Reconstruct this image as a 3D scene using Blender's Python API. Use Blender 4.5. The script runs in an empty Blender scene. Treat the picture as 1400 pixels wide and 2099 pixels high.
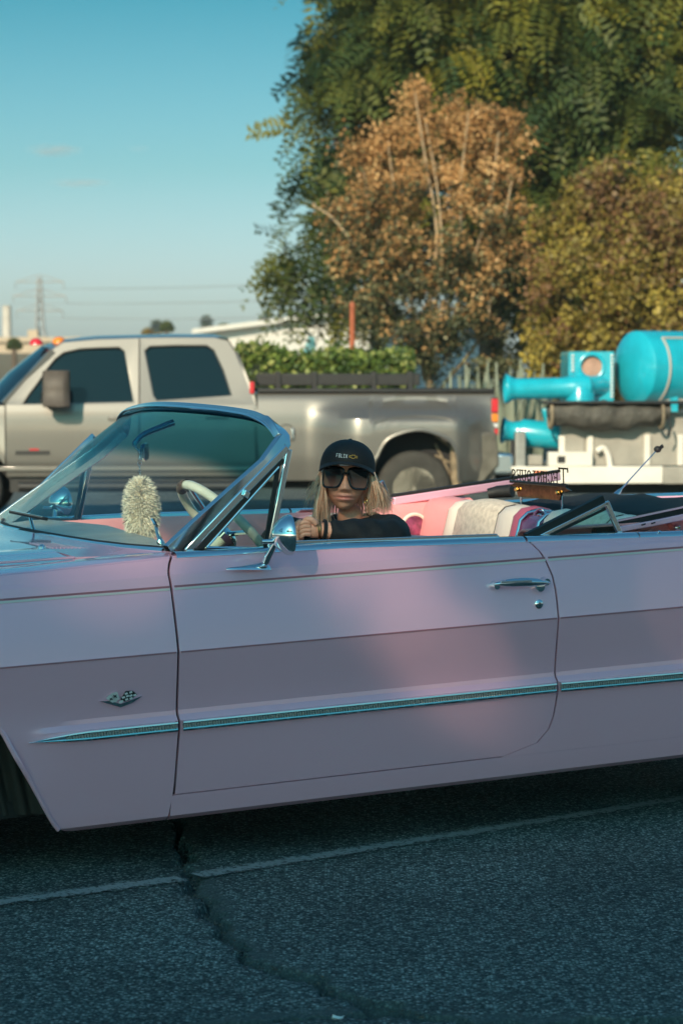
import bpy, bmesh, math, random
import numpy as np
from mathutils import Vector, Matrix
random.seed(7); RNG = np.random.default_rng(7)
SC = bpy.context.scene; COL = SC.collection
R = math.radians

# ---------------------------------------------------------------- camera
F = 85/36*2099; CAMZ = 1.45; CX, CY = 700.0, 1049.5
PITCH = math.atan((CY-780)/F)
cd = bpy.data.cameras.new('camera'); cam = bpy.data.objects.new('camera', cd); COL.objects.link(cam)
cd.sensor_fit = 'VERTICAL'; cd.sensor_height = 36; cd.lens = 85
cd.clip_start = 0.1; cd.clip_end = 6000
cd.dof.use_dof = True; cd.dof.focus_distance = 7.4; cd.dof.aperture_fstop = 5.2
cam.location = (0, 0, CAMZ); cam.rotation_euler = (math.pi/2-PITCH, 0, 0)
SC.camera = cam

# ---------------------------------------------------------------- sky, sun, exposure
SUN_EL, SUN_AZ = R(26), R(198)          # azimuth clockwise from +Y (away from the camera)
w = bpy.data.worlds.new('World'); SC.world = w; w.use_nodes = True
nt = w.node_tree; nt.nodes.clear()
sky = nt.nodes.new('ShaderNodeTexSky'); sky.sky_type = 'NISHITA'; sky.sun_disc = False
sky.sun_elevation = SUN_EL; sky.sun_rotation = SUN_AZ; sky.altitude = 30
sky.air_density = 1.0; sky.dust_density = 2.0; sky.ozone_density = 1.0
tint = nt.nodes.new('ShaderNodeMix'); tint.data_type = 'RGBA'; tint.blend_type = 'MULTIPLY'; tint.inputs[0].default_value = 1.0
stc = nt.nodes.new('ShaderNodeTexCoord'); sxyz = nt.nodes.new('ShaderNodeSeparateXYZ'); nt.links.new(stc.outputs['Generated'], sxyz.inputs[0])
srp = nt.nodes.new('ShaderNodeValToRGB'); se = srp.color_ramp.elements      # clear air: pale at the horizon, deeper teal overhead
for q_, c_ in ((0.0, (.54, .62, .72)), (.044, (.38, .48, .58)), (.087, (.18, .345, .38)), (.16, (.032, .225, .25)), (.4, (.115, .34, .37)), (1.0, (.16, .42, .46))):
    e_ = se[0] if q_ == 0 else se[len(se)-1] if q_ == 1.0 else se.new(q_); e_.position = q_; e_.color = (*c_, 1)
nt.links.new(sxyz.outputs[2], srp.inputs[0]); nt.links.new(srp.outputs[0], tint.inputs[7])
bg = nt.nodes.new('ShaderNodeBackground'); bg.inputs['Strength'].default_value = 0.15
wo = nt.nodes.new('ShaderNodeOutputWorld')
nt.links.new(sky.outputs[0], tint.inputs[6]); nt.links.new(tint.outputs[2], bg.inputs[0]); nt.links.new(bg.outputs[0], wo.inputs[0])
sd = bpy.data.lights.new('sun', 'SUN'); sd.energy = 2.7; sd.angle = R(0.53); sd.color = (1.0, 0.82, 0.60)
sun = bpy.data.objects.new('sun', sd); COL.objects.link(sun)
SDIR = Vector((math.sin(SUN_AZ)*math.cos(SUN_EL), math.cos(SUN_AZ)*math.cos(SUN_EL), math.sin(SUN_EL)))
sun.rotation_euler = SDIR.to_track_quat('Z', 'Y').to_euler(); sun.location = SDIR*60
SC.view_settings.view_transform = 'Standard'; SC.view_settings.look = 'None'
SC.view_settings.exposure = 1.16; SC.view_settings.gamma = 1.0; SC.view_settings.use_curve_mapping = False

# ---------------------------------------------------------------- measuring helpers (photograph pixel -> point at a given depth)
def ray(px, py):
    x = (px-CX)/F; y = -(py-CY)/F
    c, s = math.cos(-PITCH), math.sin(-PITCH)
    return Vector((x, c-y*s, s+y*c))
EYE = Vector((0, 0, CAMZ))
class Frame:
    def __init__(s, O, yaw, pit):
        yaw, pit = R(yaw), R(pit)
        s.O = Vector(O)
        s.eu = Vector((math.cos(yaw)*math.cos(pit), math.sin(yaw)*math.cos(pit), math.sin(pit)))
        s.ev = Vector((-math.sin(yaw), math.cos(yaw), 0)); s.ew = s.eu.cross(s.ev)
        s.M = Matrix(((s.eu.x, s.ev.x, s.ew.x, s.O.x), (s.eu.y, s.ev.y, s.ew.y, s.O.y), (s.eu.z, s.ev.z, s.ew.z, s.O.z), (0, 0, 0, 1)))
    def loc(s, p):
        p = p-s.O; return Vector((p.dot(s.eu), p.dot(s.ev), p.dot(s.ew)))
    def at(s, px, py, v=0.0):
        d = ray(px, py); t = (v-(EYE-s.O).dot(s.ev))/d.dot(s.ev); return s.loc(EYE+d*t)
    def atw(s, px, py, w):
        d = ray(px, py); t = (w-(EYE-s.O).dot(s.ew))/d.dot(s.ew); return s.loc(EYE+d*t)
def W(px, py, Y):
    d = ray(px, py); return EYE+d*(Y/d.y)
def G(px, py, z=0.0):
    d = ray(px, py); return EYE+d*((z-CAMZ)/d.z)
CAR = Frame((0, 7.29, 0), 25.2, 2.07)
TRK = Frame((0, 24.2, 0), 4.0, 0.0)
V3 = Vector

# ---------------------------------------------------------------- mesh helpers
class MB:
    def __init__(s): s.v = []; s.f = []
    def add(s, vs, fs):
        o = len(s.v); s.v += [tuple(x) for x in vs]; s.f += [tuple(i+o for i in f) for f in fs]; return s
    def box(s, a, b):
        (x0, y0, z0), (x1, y1, z1) = a, b
        return s.add([(x0,y0,z0),(x1,y0,z0),(x1,y1,z0),(x0,y1,z0),(x0,y0,z1),(x1,y0,z1),(x1,y1,z1),(x0,y1,z1)],
                     [(0,3,2,1),(4,5,6,7),(0,1,5,4),(1,2,6,5),(2,3,7,6),(3,0,4,7)])
    def obox(s, c, a, b, d):
        c, a, b, d = V3(c), V3(a), V3(b), V3(d)
        p = [c-a-b-d, c+a-b-d, c+a+b-d, c-a+b-d, c-a-b+d, c+a-b+d, c+a+b+d, c-a+b+d]
        return s.add(p, [(0,3,2,1),(4,5,6,7),(0,1,5,4),(1,2,6,5),(2,3,7,6),(3,0,4,7)])
    def grid(s, rows, cu=False, cv=False):
        n, m = len(rows), len(rows[0]); fs = []
        for i in range(n if cv else n-1):
            for j in range(m if cu else m-1):
                a = i*m+j; b = i*m+(j+1) % m; i2 = (i+1) % n
                fs.append((a, b, i2*m+(j+1) % m, i2*m+j))
        return s.add([p for r in rows for p in r], fs)
    def tube(s, path, r, n=8, cap=True, sq=None):
        path = [V3(p) for p in path]; k = len(path)
        rs = r if isinstance(r, (list, tuple)) else [r]*k
        t = (path[1]-path[0]).normalized()
        up = V3((0, 0, 1)) if abs(t.z) < .9 else V3((1, 0, 0))
        if sq: up = V3(sq[1])
        a = (up-t*up.dot(t)).normalized(); rows = []
        for i, p in enumerate(path):
            if i: t = ((path[min(i+1, k-1)]-path[i-1])).normalized()
            a = (a-t*a.dot(t)).normalized(); b = t.cross(a)
            fa = sq[0] if sq else 1
            rows.append([p+(a*math.cos(2*math.pi*j/n)*fa+b*math.sin(2*math.pi*j/n))*rs[i] for j in range(n)])
        o = len(s.v); s.grid(rows, cu=True)
        if cap:
            s.f.append(tuple(o+j for j in range(n))[::-1]); s.f.append(tuple(o+(k-1)*n+j for j in range(n)))
        return s
    def bar(s, path, hw, hh, up=(0, 0, 1)):
        """rectangular section swept along a path: hw across, hh along 'up'"""
        path = [V3(p) for p in path]; rows = []; k = len(path)
        for i, p in enumerate(path):
            t = (path[min(i+1, k-1)]-path[max(i-1, 0)]).normalized(); u = V3(up); u = (u-t*u.dot(t)).normalized(); c = t.cross(u)
            rows.append([p+c*hw+u*hh, p-c*hw+u*hh, p-c*hw-u*hh, p+c*hw-u*hh])
        o = len(s.v); s.grid(rows, cu=True); s.f.append((o+3, o+2, o+1, o)); e = o+(k-1)*4; s.f.append((e, e+1, e+2, e+3)); return s
    def prism(s, pts, d):
        pts = [V3(p) for p in pts]; n = len(pts); d = V3(d)
        fs = [tuple(range(n))[::-1], tuple(range(n, 2*n))]+[(i, (i+1) % n, n+(i+1) % n, n+i) for i in range(n)]
        return s.add(pts+[p+d for p in pts], fs)
    def lathe(s, prof, o, ax, n=24, cap=True):
        o, ax = V3(o), V3(ax).normalized(); up = V3((0, 0, 1)) if abs(ax.z) < .9 else V3((1, 0, 0))
        a = (up-ax*up.dot(ax)).normalized(); b = ax.cross(a)
        rows = [[o+ax*h+(a*math.cos(2*math.pi*j/n)+b*math.sin(2*math.pi*j/n))*r for j in range(n)] for h, r in prof]
        k = len(s.v); s.grid(rows, cu=True)
        if cap:
            s.f.append(tuple(k+j for j in range(n))[::-1]); e = k+(len(prof)-1)*n; s.f.append(tuple(e+j for j in range(n)))
        return s
    def torus(s, o, ax, r, t, n=40, m=10, a0=0, a1=None, flat=1.0):
        o, ax = V3(o), V3(ax).normalized(); up = V3((0, 0, 1)) if abs(ax.z) < .9 else V3((1, 0, 0))
        a = (up-ax*up.dot(ax)).normalized(); b = ax.cross(a); rows = []
        full = a1 is None; a1 = 2*math.pi if full else a1
        for i in range(n if full else n+1):
            q = a0+(a1-a0)*i/n; d = a*math.cos(q)+b*math.sin(q)
            rows.append([o+d*(r+t*math.cos(2*math.pi*j/m))+ax*t*flat*math.sin(2*math.pi*j/m) for j in range(m)])
        return s.grid(rows, cu=True, cv=full)
    def ell(s, c, r, n=16, m=10):
        c = V3(c); rows = []
        for i in range(m+1):
            q = math.pi*(i/m-.5); q = max(min(q, math.pi/2-.02), -math.pi/2+.02)
            rows.append([c+V3((r[0]*math.cos(q)*math.cos(2*math.pi*j/n), r[1]*math.cos(q)*math.sin(2*math.pi*j/n), r[2]*math.sin(q))) for j in range(n)])
        return s.grid(rows, cu=True)
    def holed(s, outer, holes, fn):
        bm = bmesh.new(); es = []
        for lp in [outer]+holes:
            vs = [bm.verts.new((p[0], p[1], 0)) for p in lp]
            es += [bm.edges.new((vs[i], vs[(i+1) % len(vs)])) for i in range(len(vs))]
        bmesh.ops.triangle_fill(bm, use_beauty=True, use_dissolve=False, edges=es)
        bm.verts.index_update()
        s.add([fn(v.co.x, v.co.y) for v in bm.verts], [tuple(v.index for v in f.verts) for f in bm.faces]); bm.free(); return s
    def build(s, name, m, parent=None, smooth=True, ang=38, solid=0, off=-1, bevel=0, recalc=True, merge=True):
        me = bpy.data.meshes.new(name); me.from_pydata(s.v, [], s.f)
        if recalc:
            bm = bmesh.new(); bm.from_mesh(me)
            if merge and solid: bmesh.ops.remove_doubles(bm, verts=bm.verts, dist=2e-4)
            bmesh.ops.recalc_face_normals(bm, faces=bm.faces); bm.to_mesh(me); bm.free()
        if smooth:
            me.shade_smooth(); me.set_sharp_from_angle(angle=R(ang))
            if solid:
                bm = bmesh.new(); bm.from_mesh(me)
                for e in bm.edges:
                    if e.is_boundary: e.smooth = False
                bm.to_mesh(me); bm.free()
        me.materials.append(m)
        o = bpy.data.objects.new(name, me); COL.objects.link(o)
        if parent: o.parent = parent
        if solid:
            q = o.modifiers.new('thick', 'SOLIDIFY'); q.thickness = solid; q.offset = off
        if bevel:
            q = o.modifiers.new('bev', 'BEVEL'); q.width = bevel; q.segments = 2; q.limit_method = 'ANGLE'; q.angle_limit = R(40)
        return o
def fastmesh(name, V, nper, mat_, parent=None, attrs=None, smooth=False):
    """V: (faces*nper,3) array of loose polygons"""
    nf = len(V)//nper; me = bpy.data.meshes.new(name)
    me.vertices.add(len(V)); me.vertices.foreach_set('co', np.ascontiguousarray(V, dtype=np.float32).ravel())
    me.loops.add(len(V)); me.loops.foreach_set('vertex_index', np.arange(len(V), dtype=np.int32))
    me.polygons.add(nf); me.polygons.foreach_set('loop_start', np.arange(0, len(V), nper, dtype=np.int32))
    for k, a in (attrs or {}).items():
        at = me.attributes.new(k, 'FLOAT', 'FACE'); at.data.foreach_set('value', np.ascontiguousarray(a, dtype=np.float32))
    me.update(calc_edges=True); me.materials.append(mat_)
    o = bpy.data.objects.new(name, me); COL.objects.link(o)
    if parent: o.parent = parent
    return o
def tag(o, label=None, cat=None, group=None, kind=None):
    if label: o['label'] = label
    if cat: o['category'] = cat
    if group: o['group'] = group
    if kind: o['kind'] = kind
    return o
def thing(name, label, cat, M=None, group=None):
    o = bpy.data.objects.new(name, None); COL.objects.link(o); o.empty_display_size = .1
    if M is not None: o.matrix_world = M if isinstance(M, Matrix) else Matrix.Translation(M)
    return tag(o, label, cat, group)
def lerp(a, b, t): return a+(b-a)*t
def interp(x, xs, ys): return float(np.interp(x, xs, ys))
def sm(t): t = max(0, min(1, t)); return t*t*(3-2*t)
def spline(pts, n):
    """Catmull-Rom through points"""
    P = [V3(p) for p in pts]; P = [P[0]*2-P[1]]+P+[P[-1]*2-P[-2]]; out = []
    for i in range(1, len(P)-2):
        for k in range(n):
            t = k/n; a, b, c, d = P[i-1:i+3]
            out.append(.5*((2*b)+(c-a)*t+(2*a-5*b+4*c-d)*t*t+(3*b-a-3*c+d)*t**3))
    return out+[P[-2]]
GLYPH = {
'T': [[(0,.8),(0,1),(1,1),(1,.8)],[(.5,0),(.5,1)],[(.25,0),(.75,0)]],
'E': [[(.9,.8),(.9,1),(.05,1)],[(.2,0),(.2,1)],[(.05,0),(.95,0),(.95,.2)],[(.2,.52),(.72,.52)],[(.72,.42),(.72,.62)]],
'C': [[(.9,.72),(.75,.95),(.5,1),(.2,.85),(.1,.5),(.2,.15),(.5,0),(.75,.05),(.92,.28)]],
'H': [[(.2,0),(.2,1)],[(.8,0),(.8,1)],[(.2,.5),(.8,.5)],[(.03,0),(.37,0)],[(.63,0),(.97,0)],[(.03,1),(.37,1)],[(.63,1),(.97,1)]],
'N': [[(.15,0),(.15,1),(.85,0),(.85,1)],[(0,0),(.3,0)],[(.7,1),(1,1)],[(0,1),(.15,1)]],
'I': [[(.5,0),(.5,1)],[(.2,0),(.8,0)],[(.2,1),(.8,1)]],
'Q': [[(.5,0),(.2,.15),(.1,.5),(.2,.85),(.5,1),(.8,.85),(.9,.5),(.8,.15),(.5,0)],[(.5,.2),(.95,-.08)]],
'U': [[(.15,1),(.15,.25),(.3,.05),(.5,0),(.7,.05),(.85,.25),(.85,1)],[(0,1),(.32,1)],[(.68,1),(1,1)]],
'S': [[(.85,.78),(.7,.97),(.5,1),(.25,.93),(.15,.75),(.3,.58),(.7,.43),(.87,.25),(.75,.06),(.5,0),(.25,.05),(.1,.24)]],
'F': [[(.1,0),(.1,1),(.9,1)],[(.1,.52),(.7,.52)]], 'L': [[(.1,1),(.1,0),(.9,0)]], 'X': [[(.05,0),(.95,1)],[(.05,1),(.95,0)]]}
def glyph(mb, ch, o, ex, ey, ez, sw):
    """strokes of one letter; ex, ey = width and height vectors, ez = thickness vector"""
    for pl in GLYPH[ch]:
        for (x0, y0), (x1, y1) in zip(pl, pl[1:]):
            a = o+ex*x0+ey*y0; b = o+ex*x1+ey*y1; d = b-a; L = d.length; d.normalize()
            n = d.cross(V3(ez).normalized())
            mb.obox((a+b)/2, d*(L/2+sw*.45), n*sw*.5, V3(ez)*.5)

# ---------------------------------------------------------------- materials
def mat(name, col, rough=.5, metal=0.0, coat=0.0, noise=None, bump=None, spec=.5, col2=None, attr=None, trans=0.0, stops=None, sheen=0, coatr=.05):
    m = bpy.data.materials.new(name); m.use_nodes = True; N = m.node_tree.nodes; L = m.node_tree.links
    b = N['Principled BSDF']; b.inputs['Base Color'].default_value = (*col, 1); b.inputs['Roughness'].default_value = rough
    b.inputs['Metallic'].default_value = metal; b.inputs['Coat Weight'].default_value = coat; b.inputs['Coat Roughness'].default_value = coatr
    b.inputs['Specular IOR Level'].default_value = spec; b.inputs['Sheen Weight'].default_value = sheen
    tc = N.new('ShaderNodeTexCoord'); src = None
    if attr:
        a = N.new('ShaderNodeAttribute'); a.attribute_name = attr; rp = N.new('ShaderNodeValToRGB')
        els = rp.color_ramp.elements; st = stops
        while len(els) < len(st): els.new(.5)
        for e, (p, c) in zip(els, st): e.position = p; e.color = (*c, 1)
        L.new(a.outputs['Fac'], rp.inputs[0]); src = rp.outputs[0]
    if noise:
        sc, amt = noise[:2]; nz = N.new('ShaderNodeTexNoise'); nz.inputs['Scale'].default_value = sc; nz.inputs['Detail'].default_value = 6; nz.inputs['Roughness'].default_value = .65
        L.new(tc.outputs['Object'], nz.inputs['Vector'])
        mx = N.new('ShaderNodeMix'); mx.data_type = 'RGBA'; mx.clamp_factor = True
        c2 = col2 or tuple(c*(1-amt) for c in col)
        mr = N.new('ShaderNodeMapRange'); mr.inputs[1].default_value = .35; mr.inputs[2].default_value = .65
        L.new(nz.outputs[0], mr.inputs[0]); L.new(mr.outputs[0], mx.inputs[0])
        mx.inputs[6].default_value = (*c2, 1); mx.inputs[7].default_value = (*col, 1)
        if src:
            mm = N.new('ShaderNodeMix'); mm.data_type = 'RGBA'; mm.blend_type = 'MULTIPLY'; mm.inputs[0].default_value = 1
            mx.inputs[6].default_value = (1-amt, 1-amt, 1-amt, 1); mx.inputs[7].default_value = (1, 1, 1, 1)
            L.new(src, mm.inputs[6]); L.new(mx.outputs[2], mm.inputs[7]); src = mm.outputs[2]
        else: src = mx.outputs[2]
    if src: L.new(src, b.inputs['Base Color'])
    if bump:
        sc, st, dist = bump; nz = N.new('ShaderNodeTexNoise'); nz.inputs['Scale'].default_value = sc; nz.inputs['Detail'].default_value = 4
        L.new(tc.outputs['Object'], nz.inputs['Vector']); bp = N.new('ShaderNodeBump'); bp.inputs['Strength'].default_value = st; bp.inputs['Distance'].default_value = dist
        L.new(nz.outputs[0], bp.inputs['Height']); L.new(bp.outputs[0], b.inputs['Normal'])
    if trans:
        tr = N.new('ShaderNodeBsdfTranslucent'); ms = N.new('ShaderNodeMixShader'); ms.inputs[0].default_value = trans
        if src: L.new(src, tr.inputs[0])
        else: tr.inputs[0].default_value = (*col, 1)
        L.new(b.outputs[0], ms.inputs[1]); L.new(tr.outputs[0], ms.inputs[2]); L.new(ms.outputs[0], N['Material Output'].inputs[0])
    return m
def glass(name, tintc, band=None):
    """thin tinted pane: fresnel gloss over coloured transparency; band = (attribute, edge, colour) for a shade strip"""
    m = bpy.data.materials.new(name); m.use_nodes = True; N = m.node_tree.nodes; L = m.node_tree.links; N.remove(N['Principled BSDF'])
    t = N.new('ShaderNodeBsdfTransparent'); t.inputs[0].default_value = (*tintc, 1)
    g = N.new('ShaderNodeBsdfGlossy'); g.inputs['Roughness'].default_value = .015
    lw = N.new('ShaderNodeLayerWeight'); pw = N.new('ShaderNodeMath'); pw.operation = 'POWER'; pw.inputs[1].default_value = 4.5; L.new(lw.outputs['Facing'], pw.inputs[0])
    fr = N.new('ShaderNodeMath'); fr.operation = 'MULTIPLY_ADD'; fr.inputs[1].default_value = .38; fr.inputs[2].default_value = .025; L.new(pw.outputs[0], fr.inputs[0])
    ms = N.new('ShaderNodeMixShader'); L.new(fr.outputs[0], ms.inputs[0]); L.new(t.outputs[0], ms.inputs[1]); L.new(g.outputs[0], ms.inputs[2])
    L.new(ms.outputs[0], N['Material Output'].inputs[0])
    if band:
        a = N.new('ShaderNodeAttribute'); a.attribute_name = band[0]; mr = N.new('ShaderNodeMapRange'); mr.interpolation_type = 'SMOOTHSTEP'
        mr.inputs[1].default_value = band[1]-.05; mr.inputs[2].default_value = band[1]+.07
        mx = N.new('ShaderNodeMix'); mx.data_type = 'RGBA'; mx.inputs[6].default_value = (*tintc, 1); mx.inputs[7].default_value = (*band[2], 1)
        L.new(a.outputs['Fac'], mr.inputs[0]); L.new(mr.outputs[0], mx.inputs[0]); L.new(mx.outputs[2], t.inputs[0])
    return m
M = {}
M['pink'] = mat('pink_paint', (.90, .48, .62), .24, .18, 1.0, noise=(900, .06), coatr=.03, bump=(2.2, .10, .012))
M['pinkstripe'] = mat('rose_stripe', (.36, .14, .18), .35, coat=.6)
M['whitestripe'] = mat('white_stripe', (.66, .61, .63), .3, coat=.6)
M['chrome'] = mat('chrome', (.86, .88, .9), .06, 1.0)
M['satin'] = mat('brushed_trim', (.72, .75, .78), .22, 1.0)
M['darkin'] = mat('dark_underbody', (.012, .012, .014), .8)
M['rubber'] = mat('black_rubber', (.015, .015, .016), .6, noise=(60, .3))
M['vinylpink'] = mat('pink_vinyl', (.92, .36, .36), .42, noise=(6, .12), bump=(160, .25, .002))
M['vinylwhite'] = mat('white_vinyl', (.92, .78, .66), .45, noise=(5, .1), bump=(140, .2, .002))
M['brocade'] = mat('grey_brocade', (.86, .72, .58), .75, noise=(45, .45), bump=(70, .5, .003), col2=(.60, .49, .39))
M['vinylrose'] = mat('rose_vinyl', (.60, .13, .20), .45, noise=(7, .15))
M['purplepaint'] = mat('plum_panel', (.22, .05, .14), .25, coat=1, noise=(14, .5))
M['blackcloth'] = mat('black_canvas', (.012, .013, .015), .8, noise=(30, .4), bump=(300, .3, .002))
M['glassc'] = glass('clear_car_glass', (.84, .95, .94))
M['glassw'] = glass('windscreen_glass', (.95, .985, .975), ('band', .66, (.26, .56, .63)))

# ================================================================ ground
def asphalt(name):
    m = bpy.data.materials.new(name); m.use_nodes = True; N = m.node_tree.nodes; L = m.node_tree.links; b = N['Principled BSDF']
    tc = N.new('ShaderNodeTexCoord')
    def vor(sc, feat='F1'):
        v = N.new('ShaderNodeTexVoronoi'); v.inputs['Scale'].default_value = sc; v.feature = feat; L.new(tc.outputs['Object'], v.inputs['Vector']); return v
    def nz(sc, d=5):
        v = N.new('ShaderNodeTexNoise'); v.inputs['Scale'].default_value = sc; v.inputs['Detail'].default_value = d; L.new(tc.outputs['Object'], v.inputs['Vector']); return v
    v1 = vor(112); v2 = vor(250); n1 = nz(1.1); n2 = nz(9)
    sep = N.new('ShaderNodeSeparateColor'); L.new(v1.outputs['Color'], sep.inputs[0])
    r1 = N.new('ShaderNodeValToRGB'); e = r1.color_ramp.elements
    e[0].position = 0; e[0].color = (.055, .072, .072, 1); e[1].position = 1; e[1].color = (.50, .52, .50, 1)
    for p, c in ((.45, (.12, .15, .15)), (.72, (.23, .28, .27)), (.88, (.38, .43, .41))):
        q = e.new(p); q.color = (*c, 1)
    L.new(sep.outputs[0], r1.inputs[0])
    # binder darkens between stones
    mr = N.new('ShaderNodeMapRange'); mr.inputs[1].default_value = .2; mr.inputs[2].default_value = .62; mr.inputs[3].default_value = 1.0; mr.inputs[4].default_value = .35
    L.new(v1.outputs['Distance'], mr.inputs[0])
    mu = N.new('ShaderNodeMix'); mu.data_type = 'RGBA'; mu.blend_type = 'MULTIPLY'; mu.inputs[0].default_value = 1
    L.new(r1.outputs[0], mu.inputs[6]); L.new(mr.outputs[0], mu.inputs[7])
    mr2 = N.new('ShaderNodeMapRange'); mr2.inputs[1].default_value = .3; mr2.inputs[2].default_value = .7; mr2.inputs[3].default_value = .6; mr2.inputs[4].default_value = 1.25
    L.new(n1.outputs[0], mr2.inputs[0])
    mu2 = N.new('ShaderNodeMix'); mu2.data_type = 'RGBA'; mu2.blend_type = 'MULTIPLY'; mu2.inputs[0].default_value = 1
    L.new(mu.outputs[2], mu2.inputs[6]); L.new(mr2.outputs[0], mu2.inputs[7])
    # tar sealed band (vertex attribute)
    at = N.new('ShaderNodeAttribute'); at.attribute_name = 'tar'
    ad = N.new('ShaderNodeMath'); ad.operation = 'MULTIPLY_ADD'; ad.inputs[1].default_value = .9; L.new(n2.outputs[0], ad.inputs[0]); ad.inputs[2].default_value = -.45
    ad2 = N.new('ShaderNodeMath'); ad2.operation = 'ADD'; ad2.use_clamp = True; L.new(at.outputs['Fac'], ad2.inputs[0])
    ml = N.new('ShaderNodeMath'); ml.operation = 'MULTIPLY'; L.new(ad.outputs[0], ml.inputs[0]); L.new(at.outputs['Fac'], ml.inputs[1]); L.new(ml.outputs[0], ad2.inputs[1])
    mt = N.new('ShaderNodeMix'); mt.data_type = 'RGBA'; L.new(ad2.outputs[0], mt.inputs[0]); L.new(mu2.outputs[2], mt.inputs[6]); mt.inputs[7].default_value = (.075, .09, .09, 1)
    L.new(mt.outputs[2], b.inputs['Base Color']); b.inputs['Roughness'].default_value = .82; b.inputs['Specular IOR Level'].default_value = .35
    sm_ = N.new('ShaderNodeMath'); sm_.operation = 'MULTIPLY_ADD'; sm_.inputs[1].default_value = .5; L.new(v2.outputs['Distance'], sm_.inputs[0]); L.new(v1.outputs['Distance'], sm_.inputs[2])
    bp = N.new('ShaderNodeBump'); bp.inputs['Strength'].default_value = .9; bp.inputs['Distance'].default_value = .006; bp.invert = True
    L.new(sm_.outputs[0], bp.inputs['Height']); L.new(bp.outputs[0], b.inputs['Normal'])
    return m
M['asphalt'] = asphalt('asphalt')
X0, X1, Y0, Y1 = -1.9, 2.1, 4.9, 8.6
gb = MB(); S = 3000
gb.add([(-S,-S,0),(S,-S,0),(S,S,0),(-S,S,0),(X0,Y0,0),(X1,Y0,0),(X1,Y1,0),(X0,Y1,0)], [(0,1,5,4),(1,2,6,5),(2,3,7,6),(3,0,4,7)])
ground = tag(gb.build('ground', M['asphalt'], smooth=False), kind='structure')
# near pavement with the open crack as real relief
crk_px = [(362,1680),(370,1700),(365,1725),(383,1752),(378,1778),(393,1800),(398,1832),(424,1850),(431,1878),(458,1896),(466,1922),(490,1945),(530,1974),(580,1990),(640,2008),(690,2030),(750,2054),(800,2068),(870,2086),(980,2094),(1120,2096),(1300,2092),(1500,2090)]
crk2_px = [(380,2112),(480,2098),(600,2086),(700,2080),(800,2072)]
def crack_poly(px): return np.array([tuple(G(*p).xy) for p in px])
def dist_poly(P, poly):
    best = np.full(len(P), 9e9); side = np.zeros(len(P)); par = np.zeros(len(P)); acc = 0
    for a, b in zip(poly[:-1], poly[1:]):
        d = b-a; L2 = (d**2).sum(); t = np.clip(((P-a)@d)/L2, 0, 1); q = a+t[:, None]*d; dd = np.hypot(*(P-q).T)
        k = dd < best; best[k] = dd[k]; cr = d[0]*(P[:, 1]-a[1])-d[1]*(P[:, 0]-a[0]); side[k] = np.sign(cr)[k]; par[k] = (acc+t*math.sqrt(L2))[k]; acc += math.sqrt(L2)
    return best, side, par
def vnoise(P, s, seed=0):
    """smooth value noise on 2-D points"""
    r = np.random.default_rng(seed).random((256, 256)); q = P*s; i = np.floor(q).astype(int); f = q-i; f = f*f*(3-2*f)
    g = lambda a, b: r[(i[:, 0]+a) % 256, (i[:, 1]+b) % 256]
    return (g(0,0)*(1-f[:,0])+g(1,0)*f[:,0])*(1-f[:,1])+(g(0,1)*(1-f[:,0])+g(1,1)*f[:,0])*f[:,1]
nx, ny = int((X1-X0)/.0105), int((Y1-Y0)/.0125)
xs = np.linspace(X0, X1, nx+1); ys = np.linspace(Y0, Y1, ny+1); XX, YY = np.meshgrid(xs, ys); P = np.stack([XX.ravel(), YY.ravel()], 1)
zz = np.zeros(len(P)); tar = np.zeros(len(P))
zz += (RNG.random(len(P))-.5)*.0022+(vnoise(P, 9, 3)-.5)*.003
Pw = P+np.stack([(vnoise(P, 16, 5)-.5)*.05+(vnoise(P, 45, 15)-.5)*.025, (vnoise(P, 16, 6)-.5)*.05+(vnoise(P, 45, 16)-.5)*.025], 1)
for poly, wd, ss in ((crack_poly(crk_px), .023, 1), (crack_poly(crk2_px), .009, 2)):
    d, sd_, par = dist_poly(Pw, poly)
    wloc = wd*(.35+1.3*vnoise(np.stack([par*9, par*0], 1), 1, 8+ss))
    dep = np.clip(1-d/wloc, 0, 1)**.6
    zz -= dep*.05
    zz -= np.clip(1-d/.09, 0, 1)**2*.006
    ragged = .035+.04*vnoise(P, 5, 20+ss)+.03*(vnoise(P, 30, 21)-.5)
    tb = np.clip((ragged*np.where(sd_ > 0, 1.25, .55)-d)/.03, 0, 1)
    tar = np.maximum(tar, np.maximum(tb*.8, np.clip(1-d/(wloc*1.6), 0, 1)*1.0))
edge = (P[:, 0] < X0+.02) | (P[:, 0] > X1-.02) | (P[:, 1] < Y0+.02) | (P[:, 1] > Y1-.02); zz[edge] = 0
me = bpy.data.meshes.new('pavement'); V = np.column_stack([P, zz]); idx = np.arange((nx+1)*(ny+1)).reshape(ny+1, nx+1)
Q = np.stack([idx[:-1, :-1], idx[:-1, 1:], idx[1:, 1:], idx[1:, :-1]], -1).reshape(-1, 4)
me.vertices.add(len(V)); me.vertices.foreach_set('co', V.astype(np.float32).ravel()); me.loops.add(Q.size); me.loops.foreach_set('vertex_index', Q.astype(np.int32).ravel())
me.polygons.add(len(Q)); me.polygons.foreach_set('loop_start', np.arange(0, Q.size, 4, dtype=np.int32))
at = me.attributes.new('tar', 'FLOAT', 'POINT'); at.data.foreach_set('value', tar.astype(np.float32)); me.update(calc_edges=True); me.shade_smooth(); me.materials.append(M['asphalt'])
pav = bpy.data.objects.new('pavement', me); COL.objects.link(pav); tag(pav, kind='structure')
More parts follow.
